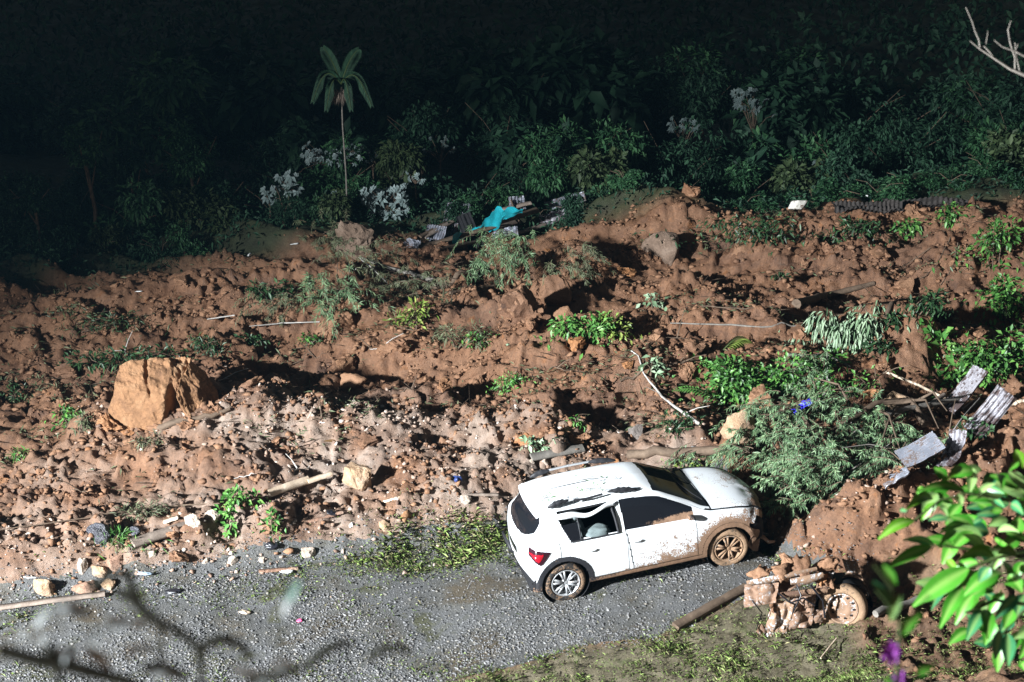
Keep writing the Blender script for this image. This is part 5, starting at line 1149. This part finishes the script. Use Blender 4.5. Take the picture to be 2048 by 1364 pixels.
# undergrowth between the bushes
def f_under(x, y): return sst(-.2, .5, y - np.interp(x, FX, FY)) * (.5 + .5 * sst(-.2, .3, fbm(x * .5, y * .5, 801, 3)))
x, y = sample(80000, -18, 19, 25.5, 46, f_under, 15); x, y = x[:26000], y[:26000]; n = len(x)
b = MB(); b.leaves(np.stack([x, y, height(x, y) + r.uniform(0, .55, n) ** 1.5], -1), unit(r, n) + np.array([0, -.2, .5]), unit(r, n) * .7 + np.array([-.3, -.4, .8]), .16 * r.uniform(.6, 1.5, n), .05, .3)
tag(b.build('undergrowth', M['fdark']), 'dark green undergrowth covering the ground beyond the slide', 'undergrowth', kind='stuff')
# plants with large silvery leaves: every leaf a part
def palmate(seed, lobes=9):
    r = np.random.default_rng(seed); b = MB()
    for k in range(lobes):
        a = (k - (lobes - 1) / 2) * 3.6 / lobes; d = np.array([[math.sin(a + PI + seed), math.cos(a + PI + seed), -.10]]); l = .5 + .5 * math.cos(a * .55)
        b.leaves(np.zeros((1, 3)), d, np.array([[0, 0, 1.0]]), l, .52, .30, .15)
    return b.mesh('leaf')
PALM = [palmate(k, 4 + k) for k in range(3)]
for m_ in PALM: m_.materials.append(M['leafs'])
PALMD = [palmate(k, 4 + k) for k in range(3)]  # same leaf shapes with the dimness painted in, for faintly lit plants
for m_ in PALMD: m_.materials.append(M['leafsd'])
def silver(px, py, y, wpx, hpx, n, L, label, seed, dim=False, name='silver_leaf_shrub'):
    y = y - 1.5; s = y / math.cos(PITCH) / F; x, zc = AT(px, py, y); z0 = hz(x, y); root = empty(name, (x, y, z0)); tag(root, label, 'shrub'); rr = random.Random(seed); b = MB(); H = zc - z0
    b.tube([(rr.uniform(-.2, .2), .1, -.05), (0, .05, H * .5), (0, 0, H * .9)], [.03, .025, .015], 6)
    for k in range(n):
        q = Vector((rr.uniform(-.5, .5) * wpx * s, rr.uniform(-.3, .3) * wpx * s, H + rr.uniform(-.5, .5) * hpx * s))
        MB().tube([(0, 0, H * .8), (q * .6 + Vector((0, 0, H * .35))), q], [.008, .006, .004], 4, cap=False).build('leaf_stalk', M['bark'], root)
        o = link('leaf', (PALMD if dim else PALM)[k % 3], None, root); o.location = q; o.rotation_euler = (rr.uniform(.5, 1.35), rr.uniform(-.3, .3), rr.uniform(-1.0, .4)); o.scale = (L * rr.uniform(.5, .9),) * 3
    b.build('stem', M['bark'], root, True)
silver(772, 405, 34.6, 84, 52, 70, .25, 'large silvery-leaved shrub left of the collapsed hut', 1)
silver(575, 365, 34.6, 40, 34, 26, .24, 'small bright silvery plant left of the palm trunk', 2)
silver(538, 392, 34.3, 28, 28, 10, .2, 'fainter silvery plant below the small bright one', 3)
silver(665, 308, 36.0, 112, 24, 60, .17, 'wide flat canopy of greyish leaves crossing the palm trunk', 4)
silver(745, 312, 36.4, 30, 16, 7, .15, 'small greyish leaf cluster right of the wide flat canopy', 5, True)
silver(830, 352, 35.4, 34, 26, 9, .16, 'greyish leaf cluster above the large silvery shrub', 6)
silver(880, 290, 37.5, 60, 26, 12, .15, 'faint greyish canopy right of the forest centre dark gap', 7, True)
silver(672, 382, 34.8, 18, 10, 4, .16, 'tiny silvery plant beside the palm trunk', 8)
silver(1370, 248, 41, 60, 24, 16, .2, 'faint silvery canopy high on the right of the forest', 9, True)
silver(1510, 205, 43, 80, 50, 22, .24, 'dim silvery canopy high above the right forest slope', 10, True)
silver(655, 462, 34.2, 16, 20, 6, .14, 'little silvery sprig at the corner of the earth block', 11)
silver(1628, 325, 38.6, 10, 10, 3, .15, 'tiny silvery leaf cluster on the right forest slope', 12, True)
# the palm
def palm():
    y = 32.4; x, zt = AT(684, 205, y); s = y / math.cos(PITCH) / F; x0 = x; z0 = hz(x0, y); root = empty('palm_tree', (x0, y, z0)); tag(root, 'slender palm with drooping fronds rising above the forest', 'palm'); H = zt - z0
    MB().tube([(0, 0, -.1), (.02, 0, H * .4), (-.01, 0, H * .8), (0, 0, H + .35)], [.020, .018, .016, .020], 8).build('trunk', M['barkg'], root, True)
    c = Vector((0, 0, H + .42))
    for k, (dx, dz, arch, dy) in enumerate([(-.40, .95, .10, -.1), (.48, .90, .12, -.1), (-.72, -.40, .42, -.3), (.78, -.50, .42, -.3), (-.35, -.55, .35, -.6), (.28, -.55, .35, -.6)]):
        e = Vector((dx * .88, dy * .7, dz * .88)); n = 14; t = np.linspace(0, 1, n)[:, None]; Q = np.array(c) + np.array(e) * t + np.array([0, 0, arch]) * np.sin(t * PI)
        rb = MB().tube(Q, [.016, .004], 5).build('frond', M['stem'], root, True); m = MB(); u = np.gradient(Q, axis=0); u /= np.linalg.norm(u, axis=1)[:, None]; sd = np.cross(u, (0, 1, .2)); sd /= np.linalg.norm(sd, axis=1)[:, None]
        q = np.linspace(.06, .99, 64); P = np.stack([np.interp(q, t[:, 0], Q[:, i]) for i in range(3)], -1); Uu = np.stack([np.interp(q, t[:, 0], u[:, i]) for i in range(3)], -1); Sd = np.stack([np.interp(q, t[:, 0], sd[:, i]) for i in range(3)], -1)
        ll = .20 * (np.sin(PI * (.15 + .75 * q)) + .1)
        for sg in (-1, 1): m.leaves(P, Uu * .8 + sg * Sd * .6 + np.array([0, 0, -.25]), np.tile([0, -1.0, .5], (64, 1)), ll, .022, .2)
        m.build('leaflets', M['fdark'], rb)['kind'] = 'stuff'
    for dx in (-.15, .15):
        rr = np.random.default_rng(5); n = 90; m = MB(); m.leaves(np.tile([dx * .6, -.1, H + .25], (n, 1)) + unit(rr, n) * .10, unit(rr, n) * .4 + np.array([dx * 2, -.3, -.8]), unit(rr, n), .20, .010, .2); m.build('flower_cluster', M['plank'], root)['kind'] = 'stuff'
palm()
# dead branch of a tree standing just outside the right edge, close to the photographer
def dead_tree():
    D = 6.0; o = C(2330, 300, D); gz = hz(o.x, o.y) if o.y > 12 else float(height(np.array([o.x]), np.array([o.y]), False)[0])
    root = empty('dead_tree', (o.x, o.y, gz)); tag(root, 'bare pale dead branches reaching in at the upper right corner', 'dead tree'); B = np.array(root.location)
    def path(P, r): return [tuple(np.array(C(*q, D)) - B) for q in P], r
    MB().tube([(0, 0, -.1), (.05, 0, .8), tuple(np.array(C(2330, 300, D)) - B), tuple(np.array(C(2300, -200, D)) - B)], [.10, .08, .06, .03], 9).build('trunk', M['barkp'], root, True)
    for P, r_ in [([(2322, 250), (2180, 190), (2048, 150), (2020, 138), (1990, 118), (1960, 98), (1940, 82)], [.022, .016, .010, .007, .004]), ([(1960, 95), (1958, 80), (1950, 62), (1945, 45), (1932, 15)], [.006, .005, .003]), ([(1988, 116), (1980, 105), (1968, 92)], [.006, .005]),
        ([(2320, 200), (2150, 140), (2048, 112), (2028, 102), (2005, 94), (1988, 80)], [.014, .009, .006, .003]), ([(2030, 140), (2030, 115), (2020, 85), (2016, 60), (2022, 42)], [.006, .005, .003]), ([(2040, 145), (2032, 110), (2030, 85)], [.005, .003]), ([(2030, 104), (2036, 88)], [.004, .003]), ([(1972, 88), (1976, 62)], [.003, .002])]:
        pp, r2 = path(P, r_); MB().tube(pp, [q_ * .55 for q_ in r2], 6).build('branch', M['barkg'], root, True)
dead_tree()

# ------------------------------------------------------------------ foreground leaves on the hillside below the camera
def leaf_part(root, B, a, b_, w, mat, arch=.12, twist=0.0, seed=0, bias=-.35):
    """one glossy leaf with a midrib: base a, tip b_, width w (metres)"""
    a, b_ = np.array(a) - B, np.array(b_) - B; d = b_ - a; l = np.linalg.norm(d); u = d / l; vw = np.array([0, -math.cos(PITCH), math.sin(PITCH)])
    r = random.Random(seed); sd = np.cross(u, vw + np.array([bias + r.uniform(-.5, .5), 0, r.uniform(-.3, .5)])); sd /= np.linalg.norm(sd); nn = np.cross(sd, u); nn *= np.sign(nn @ vw)
    n = 11; t = np.linspace(0, 1, n); prof = np.sin(PI * t ** .85) ** .8 * (1 - .15 * t); rows = []; rib = []
    for k, s in enumerate(t):
        c = a + d * s + np.array([0, 0, 1]) * arch * l * math.sin(s * PI); hw = max(.004, w / 2 * prof[k]); th = twist * s
        for j in (-1, -.5, 0, .5, 1):
            rows.append(c + (sd * math.cos(th) + nn * math.sin(th)) * hw * j + nn * (abs(j) * hw * .35)); rib.append(1.0 if j == 0 else 0.0)
    m = MB(); m.grid(np.array(rows).reshape(n, 5, 3)); o = m.build('leaf', M[mat], root, True); attr(o.data, 'rib', rib); return o
def foreground():
    D = 4.6; gx = C(2180, 1250, D); gz = float(height(np.array([gx.x]), np.array([gx.y]), False)[0]); root = empty('foreground_plant', (gx.x, gx.y, gz)); tag(root, 'glossy bright green leafy plant close by at the lower right', 'plant'); B = np.array(root.location)
    def z(p): return (1650 + p[0] / 2.82, 880 + p[1] / 2.82)
    LV = [((500, 455), (300, 560), 62, 'fglime'), ((785, 285), (520, 290), 55, 'fgleaf'), ((605, 325), (460, 388), 72, 'fglime'), ((625, 355), (545, 455), 55, 'fglime'), ((770, 150), (690, 222), 48, 'fglime'), ((835, 160), (818, 292), 62, 'fgpale'), ((600, 600), (345, 722), 72, 'fgleaf'),
          ((610, 588), (440, 562), 55, 'fgdark'), ((785, 470), (650, 525), 48, 'fgleaf'), ((740, 510), (640, 605), 48, 'fgleaf'), ((690, 440), (585, 450), 42, 'fgdark'), ((810, 725), (495, 938), 120, 'fgleaf'), ((955, 655), (742, 682), 72, 'fglime'), ((900, 625), (775, 530), 62, 'fgpale'), ((1075, 640), (975, 640), 62, 'fglime'),
          ((1000, 680), (1052, 818), 74, 'fglime'), ((975, 755), (775, 885), 104, 'fgleaf'), ((775, 830), (648, 1062), 84, 'fgleaf'), ((835, 870), (735, 1042), 78, 'fgleaf'), ((885, 960), (798, 1130), 76, 'fgdark'), ((905, 955), (920, 1125), 80, 'fgleaf'), ((1005, 860), (925, 985), 74, 'fgleaf'), ((1085, 880), (955, 1010), 80, 'fgdark'),
          ((985, 1070), (958, 1235), 84, 'fgdark'), ((1030, 1090), (1032, 1275), 80, 'fgdark'), ((1125, 870), (1075, 1010), 84, 'fgdark'), ((975, 190), (1000, 275), 50, 'fgleaf'), ((1035, 180), (1145, 295), 72, 'fgpale'), ((955, 330), (1012, 378), 40, 'fgdark'), ((745, 305), (772, 368), 46, 'fgpale'), ((1075, 55), (1112, 158), 64, 'fglime'), ((1130, 425), (1072, 445), 50, 'fgleaf'),
          ((980, 510), (1095, 518), 44, 'fgpale'), ((1130, 575), (1025, 525), 56, 'fgleaf'), ((860, 690), (738, 712), 60, 'fgleaf'), ((685, 675), (742, 742), 46, 'fglime'), ((1100, 1250), (1130, 1300), 46, 'fgleaf'), ((900, 270), (1010, 300), 46, 'fgdark'), ((870, 300), (960, 245), 40, 'fgpale'), ((1110, 700), (1190, 800), 90, 'fgleaf'), ((1120, 300), (1200, 360), 80, 'fgleaf'),
          ((1050, 360), (1120, 420), 55, 'fgdark'), ((960, 560), (1040, 600), 56, 'fgleaf'), ((1040, 760), (1110, 860), 80, 'fgleaf'), ((930, 720), (870, 800), 70, 'fgdark'), ((1060, 960), (1010, 1060), 76, 'fgleaf'), ((640, 390), (690, 430), 36, 'fgpale'), ((560, 270), (520, 300), 30, 'fgleaf'), ((460, 395), (425, 400), 30, 'fgdark'), ((890, 440), (840, 470), 36, 'fgdark'), ((1000, 400), (930, 400), 40, 'fgleaf'), ((780, 560), (850, 600), 44, 'fgdark'), ((1090, 120), (1040, 170), 40, 'fgleaf')]
    for k, (a, b_, w, mt) in enumerate(LV):
        dd = D + random.uniform(-.22, .22); a3, b3 = C(*z(a), dd), C(*z(b_), dd - random.uniform(-.06, .1)); leaf_part(root, B, a3, b3, 1.05 * w / 2.82 * D / F, mt, random.uniform(.05, .16), random.uniform(-.4, .4), k)
    rr = random.Random(12)
    for k in range(80):                                                 # further leaves behind, towards the edge of the picture
        px, py = rr.uniform(1870, 2080), rr.uniform(930, 1300)
        if px < 1900 and py > 1200: continue
        a_ = rr.uniform(2.2, 4.6); l = rr.uniform(35, 65); dd = D + rr.uniform(.15, .5)
        leaf_part(root, B, C(px, py, dd), C(px + l * math.cos(a_), py - l * math.sin(a_), dd), rr.uniform(22, 34) * dd / F, rr.choice(['fgleaf', 'fgdark', 'fgleaf', 'fgpale']), .1, .3, 200 + k)
    for P, r_ in [([(2180, 1250), (2110, 1150), (2048, 1105), (1995, 1115), (1930, 1140)], [.012, .009, .006, .004]), ([(2180, 1250), (2130, 1050), (2048, 1005), (1960, 990), (1920, 985)], [.010, .006, .004]), ([(2110, 1150), (2010, 1100), (1940, 1098), (1860, 1090)], [.008, .005, .003]), ([(2180, 1250), (2060, 1210), (1990, 1200), (1960, 1210)], [.009, .006, .003]), ([(2060, 1210), (2020, 1250), (2005, 1270)], [.006, .004]), ([(2100, 1020), (2050, 960), (2020, 940)], [.006, .004]), ([(1995, 1115), (1960, 1160), (1930, 1185)], [.005, .003]), ([(1990, 1200), (1960, 1215), (1930, 1225)], [.005, .003]), ([(1930, 990), (1880, 1000), (1830, 1040)], [.004, .003])]:
        MB().tube([tuple(np.array(C(*q, D)) - B) for q in P], r_, 6).build('stem', M['stem'], root, True)
    MB().tube([(0, 0, -.15), (.02, 0, (gx.z - gz) * .5), tuple(np.array(gx) - B)], [.022, .018, .012], 7).build('main_stem', M['bark'], root, True)
    # nearer, out-of-focus stalk with a purple flower
    D = 2.3; g2 = C(1790, 1420, D); gz = float(height(np.array([g2.x]), np.array([g2.y]), False)[0]); root = empty('flowering_plant', (g2.x, g2.y, gz)); tag(root, 'blurred thin plant with a purple flower in front of the wreck', 'plant'); B = np.array(root.location)
    for P, r_ in [([(1790, 1420), (1795, 1330), (1800, 1250), (1782, 1170), (1748, 1130)], [.003, .003, .002]), ([(1796, 1300), (1830, 1220), (1860, 1190)], [.002, .002]), ([(1800, 1250), (1770, 1200), (1752, 1180)], [.002, .0015])]:
        MB().tube([tuple(np.array(C(*q, D)) - B) for q in P], r_, 6).build('stem', M['stem'], root, True)
    MB().tube([(0, 0, -.1), tuple(np.array(g2) - B)], [.005, .003], 6).build('main_stem', M['stem'], root, True)
    for k, (a, b_, w, mt) in enumerate([((1800, 1270), (1840, 1225), 26, 'fgleaf'), ((1790, 1170), (1765, 1130), 22, 'fgleaf'), ((1785, 1210), (1745, 1165), 18, 'fgdark'), ((1790, 1360), (1770, 1364), 24, 'fgleaf'), ((1830, 1350), (1870, 1330), 22, 'fgleaf'), ((1780, 1240), (1800, 1190), 22, 'fgpale')]):
        leaf_part(root, B, C(*a, D), C(*b_, D), w * D / F, mt, .1, 0, k)
    for k in range(7):
        a = k / 7 * 6.28; c = C(1780, 1306, D); e = C(1780 + 20 * math.cos(a), 1306 + 26 * math.sin(a), D - .01); o = leaf_part(root, B, c, e, 20 * D / F, 'purple', .2, 0, k); o.name = 'petal'
    c = C(1800, 1356, D)
    for k in range(4): o = leaf_part(root, B, c, C(1800 + 16 * math.cos(k * 1.6), 1356 + 16 * math.sin(k * 1.6), D), 16 * D / F, 'purple', .2, 0, k); o.name = 'petal'
foreground()
def blurred_left():
    D = 1.35; g = C(150, 1560, D); gz = float(height(np.array([g.x]), np.array([g.y]), False)[0]); root = empty('curling_plant', (g.x, g.y, gz)); tag(root, 'blurred curling stems and greyish leaves close by at the lower left', 'plant'); B = np.array(root.location)
    def z(p): return (p[0] / 3.01, 1000 + p[1] / 3.01)
    for P, r_ in [([(760, 430), (800, 560), (880, 700), (1050, 780), (1180, 850), (1215, 980), (1215, 1200), (1000, 1600)], .0032), ([(1212, 900), (1270, 850), (1350, 830), (1450, 870), (1515, 965)], .0036), ([(540, 540), (640, 470), (760, 430), (810, 460)], .003), ([(690, 540), (780, 590), (860, 690)], .003), ([(960, 760), (975, 880), (960, 1000)], .002), ([(1850, 1000), (1930, 920), (2048, 860), (2130, 850)], .0032), ([(1500, 1100), (1700, 1040), (1850, 1000)], .003), ([(0, 900), (200, 960), (420, 1000), (640, 1060), (800, 1090), (900, 1300)], .0045), ([(280, 870), (330, 980), (380, 1200)], .003), ([(2220, 960), (2300, 890), (2420, 880), (2480, 920)], .0028), ([(860, 1010), (1000, 1000), (1130, 1060)], .003)]:
        Pp = [tuple(np.array(C(*z(q), D)) - B) for q in P]; t = np.linspace(0, len(Pp) - 1, 26); Q = np.stack([np.interp(t, range(len(Pp)), [p[i] for p in Pp]) for i in range(3)], -1)
        for _ in range(4): Q[1:-1] = (Q[:-2] + Q[1:-1] * 2 + Q[2:]) / 4
        MB().tube(Q, [r_ * 1.5, r_ * 1.5, r_], 7).build('stem', M['darkstem'], root, True)
    for (sx, sy) in ((1000, 1600), (900, 1300), (380, 1200)):
        p = np.array(C(*z((sx, sy)), D)) - B; MB().tube([(0, 0, -.05), (p[0] * .7, p[1] * .7, p[2] * .5), tuple(p)], [.006, .005, .004], 7).build('main_stem', M['darkstem'], root, True)
    for k, (a, b_, w, ar) in enumerate([((270, 870), (215, 760), 60, .05), ((215, 780), (330, 660), 70, .1), ((320, 670), (540, 690), 70, .15), ((400, 900), (360, 1000), 110, .05), ((470, 880), (440, 1010), 110, .05), ((520, 870), (660, 1010), 80, .15), ((640, 770), (790, 735), 60, .1), ((110, 780), (170, 830), 60, .1), ((540, 850), (620, 780), 50, .1), ((800, 760), (900, 740), 50, .1), ((760, 930), (930, 890), 40, .1), ((900, 1040), (1120, 1070), 60, .15), ((150, 900), (180, 960), 50, .1), ((1400, 1010), (1540, 1060), 60, .1), ((1520, 1090), (1650, 1060), 60, .1), ((1640, 1010), (1760, 985), 40, .1)]):
        leaf_part(root, B, C(*z(a), D), C(*z(b_), D), 1.5 * w / 3.01 * D / F, 'greyleaf', ar, .3, k, -1.1)
    leaf_part(root, B, C(*z((1715, 660)), D), C(*z((1800, 490)), D), 70 / 3.01 * D / F, 'tealleaf', .05, .2, 40)
    leaf_part(root, B, C(*z((1700, 690)), D), C(*z((1730, 600)), D), 30 / 3.01 * D / F, 'greyleaf', .05, .2, 41)
    for P in ([(1700, 690), (1690, 800), (1700, 1040)],): MB().tube([tuple(np.array(C(*z(q), D)) - B) for q in P], .001, 6).build('stem', M['stem'], root, True)
blurred_left()

# ------------------------------------------------------------------ thin night mist: one closed box of even, pale bluish air round everything
b = MB(); b.box((0, 45, 8.5), (300, 250, 31)); hz_m = bpy.data.materials.new('night_mist'); hz_m.use_nodes = True; nt = hz_m.node_tree
nt.nodes.remove(nt.nodes['Principled BSDF']); pv = nt.nodes.new('ShaderNodeVolumePrincipled'); pv.inputs['Color'].default_value = (.32, .68, 1.0, 1); pv.inputs['Density'].default_value = .0002; pv.inputs['Anisotropy'].default_value = .2
nt.links.new(pv.outputs[0], nt.nodes['Material Output'].inputs['Volume']); tag(b.build('haze', hz_m), kind='stuff')
